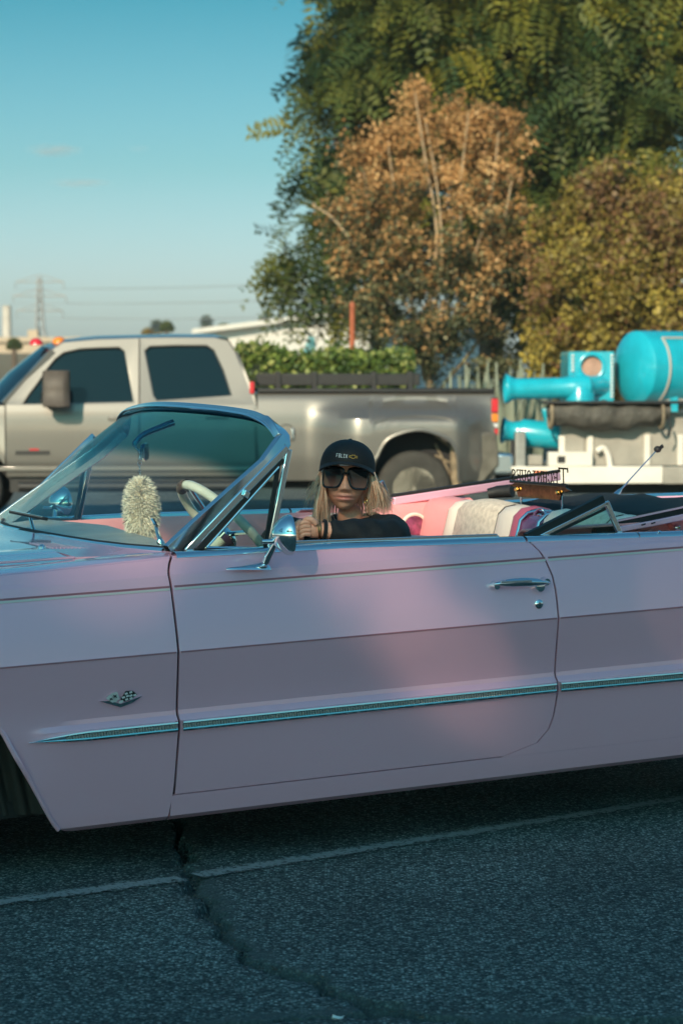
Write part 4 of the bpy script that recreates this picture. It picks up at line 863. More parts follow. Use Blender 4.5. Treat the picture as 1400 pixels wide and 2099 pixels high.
# pinstripes: pale line with a rose one above it
for ul, ur in ((-2.0, -.512), (-.497, .757), (.768, 2.3)):
    n = 16; xs2 = [lerp(ul, ur, i/n) for i in range(n+1)]
    MB().bar([V3((u, sv_(.856)-.0012, .856)) for u in xs2], .0016, .0032).build('pinstripe', M['whitestripe'], car, smooth=False)
    MB().bar([V3((u, sv_(.8635)-.0010, .8635)) for u in xs2], .0014, .0028).build('pinstripe', M['pinkstripe'], car, smooth=False)
    MB().bar([V3((u, -.0006, .6725)) for u in [lerp(-2.0 if ul < -1 else UF(.67)+.003 if ul < 0 else UQ(.67)+.003, UF(.67)-.011 if ul < -1 else UR(.67)-.003 if ul < 0 else 2.3, i/n) for i in range(n+1)]], .0010, .0022).build('crease_stripe', M['pinkstripe'], car, smooth=False)
M['insert'] = mat('grey_insert', (.40, .41, .41), .35, .6)
# chrome spear: two beads with a ribbed strip between
def spear(u0, u1, name, tipped=False):
    n = 30; us = [lerp(u0, u1, i/n) for i in range(n+1)]
    k = lambda u: sm((u-u0)/.20)**.6 if tipped else 1.0
    wc = lambda u: .4490-(.0035 if tipped else 0)*(1-k(u)) + interp(u, [-1,-.5,.8,1.3], [0, .0, -.001, -.007])
    hh = lambda u: max(.0015, .0165*k(u)); rows = []
    for u in us:
        h = hh(u); d = .012*max(.25, k(u)); b = .031
        rows.append([V3((u, b-dv, wc(u)+s*h)) for s, dv in ((1.0, -.004), (1.0, d*.55), (.86, d), (.60, d*1.05), (.40, d*.75), (.34, d*.35), (-.28, d*.35), (-.34, d*.8), (-.55, d*.85), (-.9, d*.6), (-1.0, -.004))])
    o = MB().grid(rows).build(name, M['chrome'], car, ang=35)
    rb_ = MB(); m_ = int((u1-u0)/.0085)
    for i in range(m_):
        u = u0+(i+.5)*(u1-u0)/m_
        if tipped and k(u) < .75: continue
        rb_.obox((u, .031-.0075, wc(u)+.0005), (.0024, 0, 0), (0, .0022, 0), (0, 0, hh(u)*.28))
    r_ = rb_.build('ribbed_insert', M['insert'], o, smooth=False); r_['kind'] = 'stuff'
    return o
spear(-.962, -.506, 'trim_spear', True); spear(-.489, .781, 'trim_spear'); spear(.797, 2.6, 'trim_spear')
# dark inner shell so that panel gaps read dark
ins = MB(); ins.grid([[V3((u, sv_(w)+.028, w)) for u in (-.80, -.5, 0, .6, 1.25)] for w in (.2, .35, .5, .67, .82)]); ins.grid([[V3((u, .10, w)) for u in (-.56, .0, .9)] for w in (.81, .90)])
both(ins, 'inner_shell', M['darkin'], solid=.004)
MB().box((-1.95, .25, .19), (2.6, mv(.25), .24)).build('floor_pan', M['darkin'], car, smooth=False)
MB().box((-.75, .22, .24), (-.68, mv(.22), .90)).build('firewall', M['darkin'], car, smooth=False)
# hood, cowl
CWL = lambda v: interp(v, [.12,.20,.35,.53,.75,1.0,1.23,1.45,1.63,1.78,1.86], [-.455,-.480,-.530,-.562,-.578,-.584,-.578,-.562,-.530,-.480,-.455])
rows = []
for i in range(25):
    v = lerp(.236, mv(.236), i/24); cr = .022*(1-((v-VC)/.76)**2); rdg = .008*math.exp(-((abs(v-VC)-.52)/.05)**2)
    rows.append([V3((u, v if u > -1.2 else VC+(v-VC)*(1-.14*sm((-1.2-u)/.95)), .942+cr+rdg*(1 if u < -.72 else .0)-.020*sm((-1.2-u)/1.0))) for u in (-2.15,-2.0,-1.8,-1.6,-1.4,-1.2,-1.0,-.85,-.76,-.735,-.725)])
hood = MB().grid(rows).build('hood', M['pink'], car, ang=30, solid=.012)
MB().bar([V3((u, .242, .951)) for u in (-1.9, -1.4, -1.0, -.73)], .005, .004).build('hood_edge_bead', M['pink'], hood, bevel=.002)
rows = []
for i in range(33):
    v = lerp(.10, mv(.10), i/32); e = CWL(v)-.006; cr = .014*(1-((v-VC)/.88)**2); f0 = min(-.717, e-.03) if .236 < v < mv(.236) else -.60
    rows.append([V3((lerp(f0, e, t), v, .945+cr+.012*t*t)) for t in (0, .25, .5, .75, 1)])
cowl = MB().grid(rows).build('cowl', M['pink'], car, ang=40, solid=.012)
for i in range(11):
    u = -.695+i*.0085; v0 = .78-i*.012
    MB().bar([V3((u, v0, .9585)), V3((u+.004, v0-.22, .956))], .0018, .003).build('louvre', M['pink'], cowl, smooth=False)
for v in (.55, 1.42): MB().lathe([(0,.014),(.008,.012),(.014,.004)], (-.73, v, .957), (0,0,1), 12).build('washer_nozzle', M['chrome'], hood)
# windscreen: loft base -> header
HDR = [(-.035,.250,1.245),(-.047,.300,1.300),(-.062,.400,1.335),(-.083,.560,1.351),(-.118,.78,1.362),(-.135,.99,1.366)]
HDR = HDR+[(a, mv(b), c) for a, b, c in HDR[:-1][::-1]]; HP = spline(HDR, 6); nH = len(HP)
BP = [V3((CWL(v), v, .958+.006*(1-((v-VC)/.85)**2))) for v in [lerp(.165, mv(.165), i/(nH-1)) for i in range(nH)]]
rows = []; T_ = [i/14 for i in range(15)]
for t in T_:
    rows.append([BP[i].lerp(HP[i], t)+V3((-.055*math.sin(math.pi*t)*.8, 0, .0))*(1-abs(2*i/(nH-1)-1)**3) for i in range(nH)])
ws_ = MB().grid(rows).build('windscreen', M['glassw'], car, ang=80, solid=.005)
at = ws_.data.attributes.new('band', 'FLOAT', 'POINT'); at.data.foreach_set('value', np.repeat(np.array(T_), nH).astype(np.float32))
MB().tube([p+V3((-.006, 0, .0)) for p in BP], .009, 8).build('windscreen_base_trim', M['chrome'], car)
MB().tube([p+V3((.010, 0, .004)) for p in BP], .008, 8).build('windscreen_gasket', M['rubber'], car)
# pillars + header as one chrome frame
path = [V3((-.478,.142,.950)), V3((-.40,.160,1.004)), V3((-.25,.196,1.104)), V3((-.12,.228,1.189))]+HP[2:-2]; 
path = path+[V3((a.x, mv(a.y), a.z)) for a in path[:4][::-1]]
rows = []; kk = len(path)
for i, p in enumerate(path):
    t = (path[min(i+1, kk-1)]-path[max(i-1, 0)]).normalized(); s = i/(kk-1); pill = 1-sm((min(s, 1-s)-.10)/.16)
    n = (V3((.35, (p.y-VC)*.9, .55 if pill < .5 else .1))).normalized(); n = (n-t*n.dot(t)).normalized(); c = t.cross(n)
    a, b = lerp(.014, .038, pill), lerp(.017, .016, pill)
    rows.append([p+c*a*math.cos(q)*(1.0)+n*b*math.sin(q)+V3((.012, 0, .004)) for q in [2*math.pi*j/4+math.pi/4 for j in range(4)]])
fr_ = MB().grid(rows, cu=True).build('windscreen_frame', M['satin'], car, ang=35, bevel=.005)
MB().tube([p+V3((-.012, 0, .004)) for p in HP[3:-3]], .0055, 8).build('header_trim', M['chrome'], fr_)
MB().tube([V3((p.x+.006, p.y+(-.004 if p.y < VC else .004), p.z-.008)) for p in HP], .008, 6).build('header_gasket', M['rubber'], fr_)
def side_glass(mirror):
    X = (lambda p: V3((p[0], mv(p[1]), p[2]))) if mirror else (lambda p: V3(p))
    q = lambda px, py, v=.11: X(C(px, py, v))
    # vent window
    a, b, c = q(383, 1131), q(590, 917), q(551, 1131)
    vw = MB().bar([a, q(480, 1029), b], .006, .011, up=X((0, 0, 1)) if not mirror else (0, 0, 1)).build('vent_window', M['chrome'], car, bevel=.003)
    MB().bar([b+V3((.004, 0, -.006)), c], .006, .0095, up=(1, 0, 0)).build('division_bar', M['chrome'], vw, bevel=.003)
    MB().prism([q(402, 1131, .116), q(574, 945, .116), q(545, 1131, .116)], X((0, .112, 0))-X((0, .108, 0))).build('vent_glass', M['glassc'], vw, smooth=False)
    MB().bar([q(407, 1128, .113), q(580, 941, .113)], .005, .0085).build('vent_seal', M['rubber'], vw); MB().bar([q(400, 1130, .113), q(548, 1130, .113)], .005, .009).build('vent_seal', M['rubber'], vw); MB().bar([q(572, 945, .113), q(543, 1128, .113)], .005, .006, up=(1, 0, 0)).build('vent_seal', M['rubber'], vw)
    MB().tube([q(424, 1122, .107), q(572, 957, .107)], .0045, 8).build('vent_frame', M['chrome'], vw); MB().tube([q(424, 1122, .107), q(538, 1124, .107)], .0042, 8).build('vent_frame', M['chrome'], vw)
    MB().obox(q(505, 1013, .10), V3((.008, 0, -.006)), V3((0, .008, 0)), V3((.004, 0, .010))).build('vent_latch', M['chrome'], vw, bevel=.003)
    if mirror: return
    # door glass, a hand's width up
    r0, r1 = q(566, 1113, .10), q(1018, 1097.5, .10)
    gl_ = MB().bar([r0, r1], .006, .0055).build('door_window', M['chrome'], car, bevel=.002)
    MB().prism([r0, r1, q(1018, 1112, .10), q(566, 1136, .10)], X((0, .104, 0))-X((0, .10, 0))).build('door_glass', M['glassc'], gl_, smooth=False)
    MB().bar([r1, q(1018, 1110, .10)], .006, .006, up=(1, 0, 0)).build('window_end', M['chrome'], gl_, bevel=.002)
    # quarter window
    a, b, c = q(1098, 1104), q(1244, 1031), q(1271, 1098)
    qw = MB().bar([a, b], .006, .0065).build('quarter_window', M['chrome'], car, bevel=.002)
    MB().bar([b+V3((-.004, 0, .004)), c], .006, .009, up=(1, 0, 0)).build('quarter_post', M['chrome'], qw, bevel=.002)
    MB().bar([q(1078, 1102, .12), q(1234, 1023, .12)], .012, .013).build('quarter_seal', M['rubber'], qw)
    MB().bar([q(1112, 1104, .104), q(1240, 1043, .104)], .003, .004).build('quarter_seal', M['rubber'], qw)
    MB().prism([a, b, c], X((0, .114, 0))-X((0, .11, 0))).build('quarter_glass', M['glassc'], qw, smooth=False)
side_glass(False); side_glass(True)
# chrome belt mouldings
def beltm(u0, u1):
    n = 24; mb = MB(); rows = []
    for i in range(n+1):
        u = lerp(u0, u1, i/n); w = belt(u); rows.append([V3((u, v, w+d)) for v, d in ((.060, -.014), (.052, -.008), (.054, .001), (.066, .0075), (.085, .009), (.098, .004), (.10, -.010))])
    mb.grid(rows); a = mb.build('belt_moulding', M['chrome'], car, ang=50); mirb(mb).build('belt_moulding', M['chrome'], car, ang=50); return a
beltm(-.478, .700); beltm(.708, 1.12); bq = beltm(1.124, 2.6)
for u in (1.20, 1.335, 1.47): MB().lathe([(0,.006),(.004,.0055),(.006,.002)], (u, .058, belt(u)+.006), (0,-.6,.8), 10).build('snap_stud', M['chrome'], bq)
# door handle and lock
hc = C(1062, 1193, -.005)
hb_ = []
for i in range(15):
    s = i/14; u = lerp(.552, .748, s); hgt = .014*math.sin(math.pi*(.06+.9*s))**.55; w = lerp(.797, .788, s)+.004*math.sin(math.pi*s)
    hb_.append([V3((u, sv_(.79)-.018-.016*math.sin(math.pi*s)**.6+dv, w+dw*hgt)) for dv, dw in ((.0,1.0),(-.009,.55),(-.011,0),(-.008,-.6),(.0,-1.0),(.008,-.5),(.008,.5))])
mb = MB().grid(hb_, cu=True); mb.f.append(tuple(range(7))); mb.f.append(tuple(range(98, 105))); hd_ = mb.build('door_handle', M['chrome'], door_, ang=60)
MB().lathe([(0,.020),(.012,.020),(.020,.015),(.022,.006)], C(1101, 1202, sv_(.78))-V3((0, .002, 0)), (0, -1, 0), 20).build('push_button', M['chrome'], hd_)
for px_, py_ in ((1012, 1200), (1114, 1192)): MB().lathe([(0,.016),(.012,.012),(.022,.011)], C(px_, py_, sv_(.79)), (0,-1,0), 12).build('handle_foot', M['chrome'], hd_)
MB().obox(C(1058, 1192, sv_(.79)-.048), (.055, 0, -.002), (0, .0015, 0), (0, 0, .0035)).build('handle_slot', M['satin'], hd_, bevel=.001)
lk = C(1103, 1238, sv_(.72)); lo = MB().lathe([(-.002,.0145),(.005,.0145),(.008,.011),(.0085,.004)], lk, (0,-1,0), 20).build('door_lock', M['chrome'], door_)
MB().box((lk.x-.0012, lk.y-.0105, lk.z-.006), (lk.x+.0012, lk.y-.0075, lk.z+.006)).build('keyhole', M['rubber'], lo, smooth=False)
# crossed-flag emblem on the fender
def e_(px, py, d=0.0): p = C(px, py, sv_(.55)); return V3((p.x, sv_(p.z)-.003-d, p.z))
em = MB().prism([e_(203,1437), e_(225,1436.5), e_(248,1443), e_(270,1434), e_(291,1426), e_(272,1440), e_(248,1450), e_(226,1443)], (0, -.004, 0)).build('flag_emblem', M['chrome'], fender, smooth=False)
for pts in ([(216,1431),(223,1424),(230,1422),(240,1438),(230,1440)], [(225,1421),(238,1417),(245,1433),(234,1437)]):
    MB().prism([e_(*p) for p in pts], (0, -.0045, 0)).build('flag', M['whitestripe'], em, smooth=False)
for a, b in (((231,1424),(238,1429)), ((232,1429),(237,1423)), ((224,1431),(230,1434)), ((224,1435),(229,1430))): MB().bar([e_(*a, .005), e_(*b, .005)], .0008, .0012).build('flag_mark', M['rubber'], em, smooth=False)
MB().prism([e_(247,1434), e_(256,1416), e_(270,1415), e_(280,1423), e_(270,1432), e_(256,1438)], (0, -.0040, 0)).build('flag', M['rubber'], em, smooth=False)
for px_, py_ in ((257,1421),(266,1418),(252,1429),(260,1426),(267,1425),(275,1424),(268,1431),(259,1433)): 
    c = e_(px_, py_, .0042); MB().obox(c, (.0042, 0, .0012), (0, .0012, 0), (-.001, 0, .0026)).build('check', M['whitestripe'], em, smooth=False)
MB().obox(e_(248, 1438, .004), (.006, 0, .001), (0, .0015, 0), (0, 0, .0034)).build('crest', M['whitestripe'], em, smooth=False)
# door mirrors
def door_mirror(mirror):
    X = (lambda p: V3((p[0], mv(p[1]), p[2]))) if mirror else (lambda p: V3(p))
    us = [-.338,-.325,-.29,-.25,-.22,-.205,-.196]; rows = []
    for u, hw, h in zip(us, (.004,.012,.02,.024,.024,.02,.012), (.003,.006,.010,.016,.022,.020,.010)):
        b = C(457+(u+.338)/.142*94, 1163, .04).z-.004; rows.append([X((u, .022+hw*math.cos(a)*.9-.006, b+h*max(0, math.sin(a)))) for a in [math.pi*k/8 for k in range(9)]])
    base = MB().grid(rows).build('mirror_base', M['chrome'], car, ang=60, solid=.003)
    hcen = C(588, 1097, -.05); MB().tube([X(p) for p in (C(545,1152,.01), C(556,1130,-.015), C(566,1112,-.035), C(572,1108,-.045))], [.012,.010,.009,.010], 12).build('stem', M['chrome'], base)
    MB().tube([X(C(537, 1110, -.04)), X(C(556, 1110, -.045)), X(C(585, 1106, -.05))], [.006,.0075,.012], 12).build('arm', M['chrome'], base)
    ax_ = (X((1, -.18, .0))-X((0, 0, 0))).normalized(); hm = X(hcen)
    head = MB().lathe([(-.048,.003),(-.045,.016),(-.036,.032),(-.021,.048),(-.006,.058),(.004,.061),(.010,.0615),(.014,.060),(.012,.055)], hm, ax_, 40).build('mirror_head', M['chrome'], base, ang=60)
    MB().lathe([(.0,.055),(.001,.02),(.0012,.002)], hm+ax_*.012, ax_, 32).build('mirror_glass', M['satin'], head)
    sx = -.55 if not mirror else .55
    o = hm-ax_*.030+X((0, -.042, .018))-X((0, 0, 0)); 
    if not mirror: MB().tube([o+V3((x*.010, 0, z*.0045)) for x, z in ((-1,-.4),(-.4,-.4),(-.4,-1),(.4,-1),(.4,-.4),(1,-.4),(1,.4),(.4,.4),(.4,1),(-.4,1),(-.4,.4),(-1,.4),(-1,-.4))], .0009, 5).build('bowtie_mark', M['rubber'], head)
door_mirror(False); door_mirror(True)
# wipers
def wiper(piv, elbow, b0, b1):
    w1 = MB().lathe([(0,.013),(.012,.012),(.02,.007)], piv, (-.3,0,1), 14).build('wiper', M['chrome'], car)
    MB().tube([piv+V3((0, 0, .01)), piv.lerp(elbow, .45), elbow], [.0085, .007, .004], 8).build('wiper_arm', M['chrome'], w1)
    MB().bar([b0, b0.lerp(b1, .5), b1], .004, .005).build('wiper_blade', M['rubber'], w1); MB().bar([b0.lerp(b1, .06)+V3((-.006,0,.005)), b0.lerp(b1, .94)+V3((-.006,0,.005))], .003, .0025).build('blade_spine', M['chrome'], w1)
wiper(C(74, 1104, 1.18), C(60, 1052, 1.22), C(22, 1049, 1.42), C(97, 1064, 1.02)); wiper(C(331, 1117, .34), C(318, 1072, .42), C(322, 1080, .40), C(314, 1066, .52))
# wheels
for u, gw in ((-1.36, .049), (1.775, -.065)):
    for v, s in ((.26, -1), (mv(.26), 1)):
        r = .305; o = V3((u, v, gw+r)); wh = MB().lathe([(-.08,.19),(-.088,.235),(-.08,.285),(-.06,.303),(0,.306),(.06,.303),(.08,.285),(.088,.235),(.08,.19)], o, (0,1,0), 40).build('wheel', M['tyre'], car, ang=50)
        MB().torus(o+V3((0, s*.084, 0)), (0,1,0), .225, .02, 40, 8, flat=.35).build('whitewall', M['vinylwhite'], wh)
        MB().lathe([(0,.19),(.015,.185),(.0,.165),(-.05,.16)], o+V3((0, s*.085, 0)), (0,s,0), 36, cap=False).build('rim', M['chrome'], wh); MB().lathe([(-.06,.05),(.03,.04),(.05,.02),(.055,.004)], o+V3((0, s*.06, 0)), (0,s,0), 20).build('hub', M['chrome'], wh)
        for k in range(36):
            a = k*math.pi/18; MB().tube([o+V3((math.cos(a)*.045, s*(.08 if k % 2 else .03), math.sin(a)*.045)), o+V3((math.cos(a+.3)*.163, s*.05, math.sin(a+.3)*.163))], .002, 4).build('spoke', M['chrome'], wh)
# pleated splash liner behind the front wheel
rows = []
for i in range(29):
    t = i/28; rows.append([V3((lerp(-1.10, -.86, t)-.10*(1-z/.5)*0+lerp(-.04, .03, 1-z), .20+.10*(1-t)+.010*math.sin(i*1.0), lerp(.20, .58, z)+.05*(1-t)*0)) for z in (0, .25, .5, .75, 1)])
both(MB().grid(rows), 'splash_liner', mat('liner', (.020, .019, .018), .7, noise=(14, .3)), solid=.004, ang=60)
# ---------------- interior
M['dash'] = mat('pale_dash_vinyl', (.42, .45, .43), .5, noise=(8, .15)); M['ivory'] = mat('ivory_plastic', (.62, .62, .52), .3, coat=.5, noise=(9, .12)); M['brown'] = mat('brown_wrap', (.16, .10, .07), .6, noise=(40, .5))
DE = lambda v: interp(v, [.18,.45,.70,1.35,1.80], [-.40,-.345,-.30,-.215,-.28])
rows = []
for i in range(25):
    v = lerp(.17, mv(.17), i/24); e0 = CWL(v)+.012; e1 = DE(v); rows.append([V3((e0, v, .950)), V3((lerp(e0, e1, .5), v, .957)), V3((e1-.02, v, .957)), V3((e1, v, .950)), V3((e1+.004, v, .93)), V3((e1-.03, v, .86)), V3((e1-.07, v, .70))])
dsh = MB().grid(rows).build('dashboard', M['dash'], car, ang=60, solid=.01)
rows = [[V3((DE(.2)-.01+.05*t+.012*abs(math.sin(7*s*math.pi)), .16+.02*s, lerp(.93, .70, s))) for t in (0, .5, 1)] for s in [i/28 for i in range(29)]]
MB().grid(rows).build('scalloped_trim', M['vinylpink'], dsh, solid=.008)
for v, nm in ((.13, 1), (mv(.13), 2)):
    s = 1 if v < 1 else -1
    rows = [[V3((u, v+s*dv, min(w, belt(u)-.005))) for u in [lerp(-.47, 1.12, i/16) for i in range(17)]] for w, dv in ((.95, 0), (.935, .004), (.90, .016), (.84, .024), (.60, .03), (.30, .03))]
    MB().grid(rows).build('door_card', M['vinylpink'], car, ang=60, solid=.006)
# steering wheel
sc0 = V3((-.13, .50, .985)); sn = V3((.75, 0, .66)); stw = MB().torus(sc0, sn, .195, .0155, 56, 12).build('steering_wheel', M['ivory'], car)
MB().lathe([(-.02,.06),(.0,.065),(.02,.05),(.03,.02)], sc0-sn*.03, sn, 24).build('horn_hub', M['chrome'], stw); a1 = sn.cross(V3((0,1,0))).normalized()
for d in (V3((0,1,0)), V3((0,-1,0)), a1): MB().tube([sc0-sn*.02+d*.05, sc0+d*.19], .008, 8).build('spoke', M['chrome'], stw)
MB().torus(sc0, sn, .195, .0185, 10, 12, a0=-.50, a1=-.05).build('wheel_grip', M['brown'], stw)
MB().tube([sc0-sn*.04, sc0-sn*.30], .03, 12).build('column', M['ivory'], stw)
# front bench
def seat_profile(u0, wt, wb): return [(u0-.10, wb), (u0-.07, lerp(wb, wt, .35)), (u0-.03, lerp(wb, wt, .75)), (u0+.0, wt-.03), (u0+.03, wt-.006), (u0+.07, wt), (u0+.12, wt-.012), (u0+.15, wt-.05), (u0+.15, wb)]
def seat_piece(u0, wt, wb, v0, v1, m, name, par, puff=.012, round_=.0):
    n = 9; rows = []
    for u, w in seat_profile(u0, wt, wb):
        rows.append([V3((u-puff*(1-(2*j/n-1)**2)*(1 if u < u0+.05 else 0), lerp(v0, v1, j/n), w+puff*.6*(1-(2*j/n-1)**2)*(1 if w > wb+.05 else 0)-round_*(2*j/n-1)**6)) for j in range(n+1)])
    return MB().grid(rows).build(name, m, par, ang=60)
fs = seat_piece(.60, .925, .45, 1.02, 1.70, M['vinylpink'], 'front_seat', car, .02, .02); seat_piece(.592, .932, .45, 1.20, 1.55, M['vinylwhite'], 'seat_insert', fs, .02)
f2 = seat_piece(.60, .89, .45, .22, .96, M['vinylpink'], 'front_seat', car, .02, .02); MB().box((.05, .22, .30), (.60, mv(.22), .48)).build('seat_cushion', M['vinylpink'], f2, bevel=.04)
# rear seat in bands
rs = None
for v0, v1, mk, nm in ((1.555,1.77,'vinylpink','rear_seat'), (1.48,1.553,'vinylwhite','seat_band'), (1.165,1.478,'brocade','seat_panel'), (1.05,1.163,'vinylwhite','seat_band'), (.98,1.048,'vinylrose','seat_band'), (.745,.828,'vinylwhite','seat_band'), (.42,.743,'brocade','seat_panel'), (.31,.418,'vinylwhite','seat_band'), (.20,.308,'vinylpink','seat_band')):
    o = seat_piece(1.215, .950 if 'panel' in nm else .946, .42, v0, v1, M[mk], nm, rs or car, .010 if 'band' in nm else .022)
    rs = rs or o
MB().box((.78, .22, .28), (1.2, mv(.22), .50)).build('rear_cushion', M['vinylpink'], rs, bevel=.05)
cn = MB().grid([[V3((u-.012, v, w-.012)) for v in (.834, .88, .93, .975)] for u, w in seat_profile(1.215, .94, .42)]).build('console', M['purplepaint'], rs, ang=60)
for v in (.838, .972): MB().tube([V3((u-.016, v, w-.008)) for u, w in seat_profile(1.215, .945, .42)[:7]], .006, 8).build('console_trim', M['chrome'], cn)
MB().tube([V3((1.27, .838, .938)), V3((1.27, .972, .938))], .006, 8).build('console_trim', M['chrome'], cn)
nrm = V3((-.93, 0, .25)).normalized(); sq_ = C(1103, 1072, .905); print('SPK', sq_)
for r, mk in ((.052, 'chrome'), (.030, 'chrome')): MB().torus(sq_, nrm, r, .0045, 32, 8).build('speaker_ring', M[mk], cn)
MB().lathe([(0,.028),(.004,.02),(.008,.004)], sq_+V3((.003, 0, 0)), nrm, 24).build('speaker_cone', M['rubber'], cn)
bd_ = C(970, 1090, 1.33); MB().prism([V3((bd_.x-.02, v, w)) for v, w in ((1.37, bd_.z+.012), (1.345, bd_.z-.002), (1.32, bd_.z-.006), (1.295, bd_.z+.006), (1.27, bd_.z+.008), (1.30, bd_.z-.004), (1.33, bd_.z-.014), (1.352, bd_.z-.008))], (-.004, 0, 0)).build('embroidered_chevron', M['rubber'], rs, smooth=False)
# rear side trim panel with the round speaker
rows = [[V3((lerp(.78, 1.42, i/12), 1.735-dv, w)) for i in range(13)] for w, dv in ((.55, .02), (.8, .02), (.90, .012), (.932, .0), (.942, -.03), (.942, -.08))]
sp = both(MB().grid(rows), 'quarter_trim', M['vinylpink'], solid=.006, ang=60)
spc = C(850, 1084, 1.705)
for side in (0, 1):
    c = V3((spc.x, 1.708 if side == 0 else mv(1.708), spc.z)); d = V3((0, -1 if side == 0 else 1, 0)); o = MB().torus(c, d, .056, .0075, 36, 8).build('speaker_bezel', M['vinylwhite'], sp)
    MB().lathe([(0,.055),(.006,.04),(.010,.02),(.011,.003)], c, d, 30).build('speaker_grille', mat('speaker_mesh', (.42, .07, .16), .35, noise=(30, .8), coat=.5), o)
# folded top, frame rails, rear deck
rows = []
for i in range(21):
    v = lerp(.30, mv(.30), i/20); e = 1-abs(2*i/20-1)**6; rows.append([V3((u, v, .86+(w-.86)*(.25+.75*e)+.006*math.sin(v*23+u*30))) for u, w in ((1.40,.86),(1.41,.905),(1.45,.935),(1.52,.945),(1.62,.95),(1.74,.955),(1.86,.95),(1.95,.925),(1.98,.86))])
MB().grid(rows).build('folded_top', M['blackcloth'], car, ang=80, solid=.01)
def rails(mirror):
    X = (lambda p: V3((p[0], mv(p[1]), p[2]))) if mirror else (lambda p: V3(p))
    if mirror:
        a, b = C(806, 1027, 1.75), C(1060, 989, 1.75); e = b+(b-a)*.35
        r = MB().bar([a, b, e], .012, .016).build('top_rail', M['pink'], car, bevel=.005); MB().bar([a+V3((0,.004,.021)), b+V3((0,.004,.021)), e+V3((0,.004,.021))], .014, .005).build('rail_seal', M['rubber'], r)
        MB().torus(a+V3((-.012, 0, -.004)), (0,1,0), .016, .005, 16, 8, a0=.2, a1=5.0).build('latch_hook', M['chrome'], r)
        for px_, py_ in ((885,1031),(905,1029)): MB().lathe([(0,.008),(.008,.008),(.012,.004)], C(px_, py_, 1.73), (0,-1,0), 10).build('pivot_bolt', M['bolt'], r)
        MB().tube([C(1000,1012,1.62), C(1020,1008,1.6), C(1050,1006,1.55)], [.02,.024,.026], 14).build('linkage', M['rubber'], r)
    else:
        r = MB().bar([C(1268,1085,.16), C(1335,1073,.16), C(1480,1042,.16)], .010, .010).build('top_rail', M['pink'], car, bevel=.004)
        MB().bar([C(1262,1068,.17), C(1335,1053,.17), C(1480,1022,.17)], .004, .003).build('rail_bead', M['pink'], r); MB().bar([C(1262,1076,.18), C(1335,1062,.18), C(1480,1032,.18)], .006, .014).build('rail_seal', M['rubber'], r)
        for px_ in (1318, 1338): MB().obox(C(px_, 1075 if px_ < 1330 else 1072, .148), (.007, 0, .0015), (0, .003, 0), (0, 0, .002)).build('rail_slot', M['rubber'], r, smooth=False)
        MB().lathe([(0,.010),(.01,.010),(.016,.005)], C(1385, 1081, .2), (0,-1,0), 12).build('pivot_bolt', M['chrome'], r); MB().prism([C(1312,1093,.2), C(1335,1084,.2), C(1338,1093,.2)], (0,.01,0)).build('linkage', M['vinylpink'], r, smooth=False)
        MB().obox(C(1240, 1085, .24), (.05, 0, .004), (0, .02, 0), (0, 0, .014)).build('linkage', M['rubber'], r, bevel=.006)
rails(False); rails(True)
fq = MB().bar([C(781, 986, 1.85), C(800, 1036, 1.85)], .006, .009, up=(1, 0, 0)).build('quarter_post', M['chrome'], car, bevel=.002); MB().bar([C(774, 992, 1.86), C(790, 1036, 1.86)], .006, .008, up=(1, 0, 0)).build('quarter_seal', M['rubber'], fq)
rows = []
for i in range(15):
    v = lerp(.09, mv(.09), i/14); rows.append([V3((u, VC+(v-VC)*(1-.10*sm((u-1.9)/.9)), w+.012*(1-((v-VC)/.9)**2))) for u, w in ((1.99,.80),(1.99,.885),(2.01,.893),(2.2,.89),(2.45,.885),(2.72,.875),(2.76,.84),(2.76,.40))])
MB().grid(rows).build('rear_deck', M['pink'], car, ang=40, solid=.012)
both(MB().grid([[V3((u, v, belt(u)-.004)) for v in (.09, .14, .20, .26)] for u in (1.30, 1.6, 1.99)]), 'deck_side', M['pink'], solid=.01)
MB().box((1.36, .22, .60), (1.40, mv(.22), .90)).build('bulkhead', M['darkin'], car, smooth=False); MB().box((1.38, .2, .66), (2.0, mv(.2), .70)).build('top_well', M['darkin'], car, smooth=False)
rows = [[V3((-2.15, lerp(.22, mv(.22), i/10), w)) for i in range(11)] for w in (.25, .45, .65, .85, .925)]; MB().grid(rows).build('nose_panel', M['pink'], car, solid=.01)
# aerial
an0, an1 = C(1250, 1027, 1.74), C(1347, 921, 1.80); aer = MB().tube([an0, an0.lerp(an1, .18), an0.lerp(an1, .24)], [.016, .010, .004], 10).build('aerial', M['chrome'], car)
MB().tube([an0.lerp(an1, .2), an1], [.0035, .0025], 8).build('mast', M['chrome'], aer); MB().ell(an1, (.016, .016, .014), 16, 10).build('topper', M['rubber'], aer)
MB().obox(an1+V3((.012, -.012, .010)), (.006, 0, .004), (0, .004, 0), (-.003, 0, .006)).build('topper_tab', M['rubber'], aer)
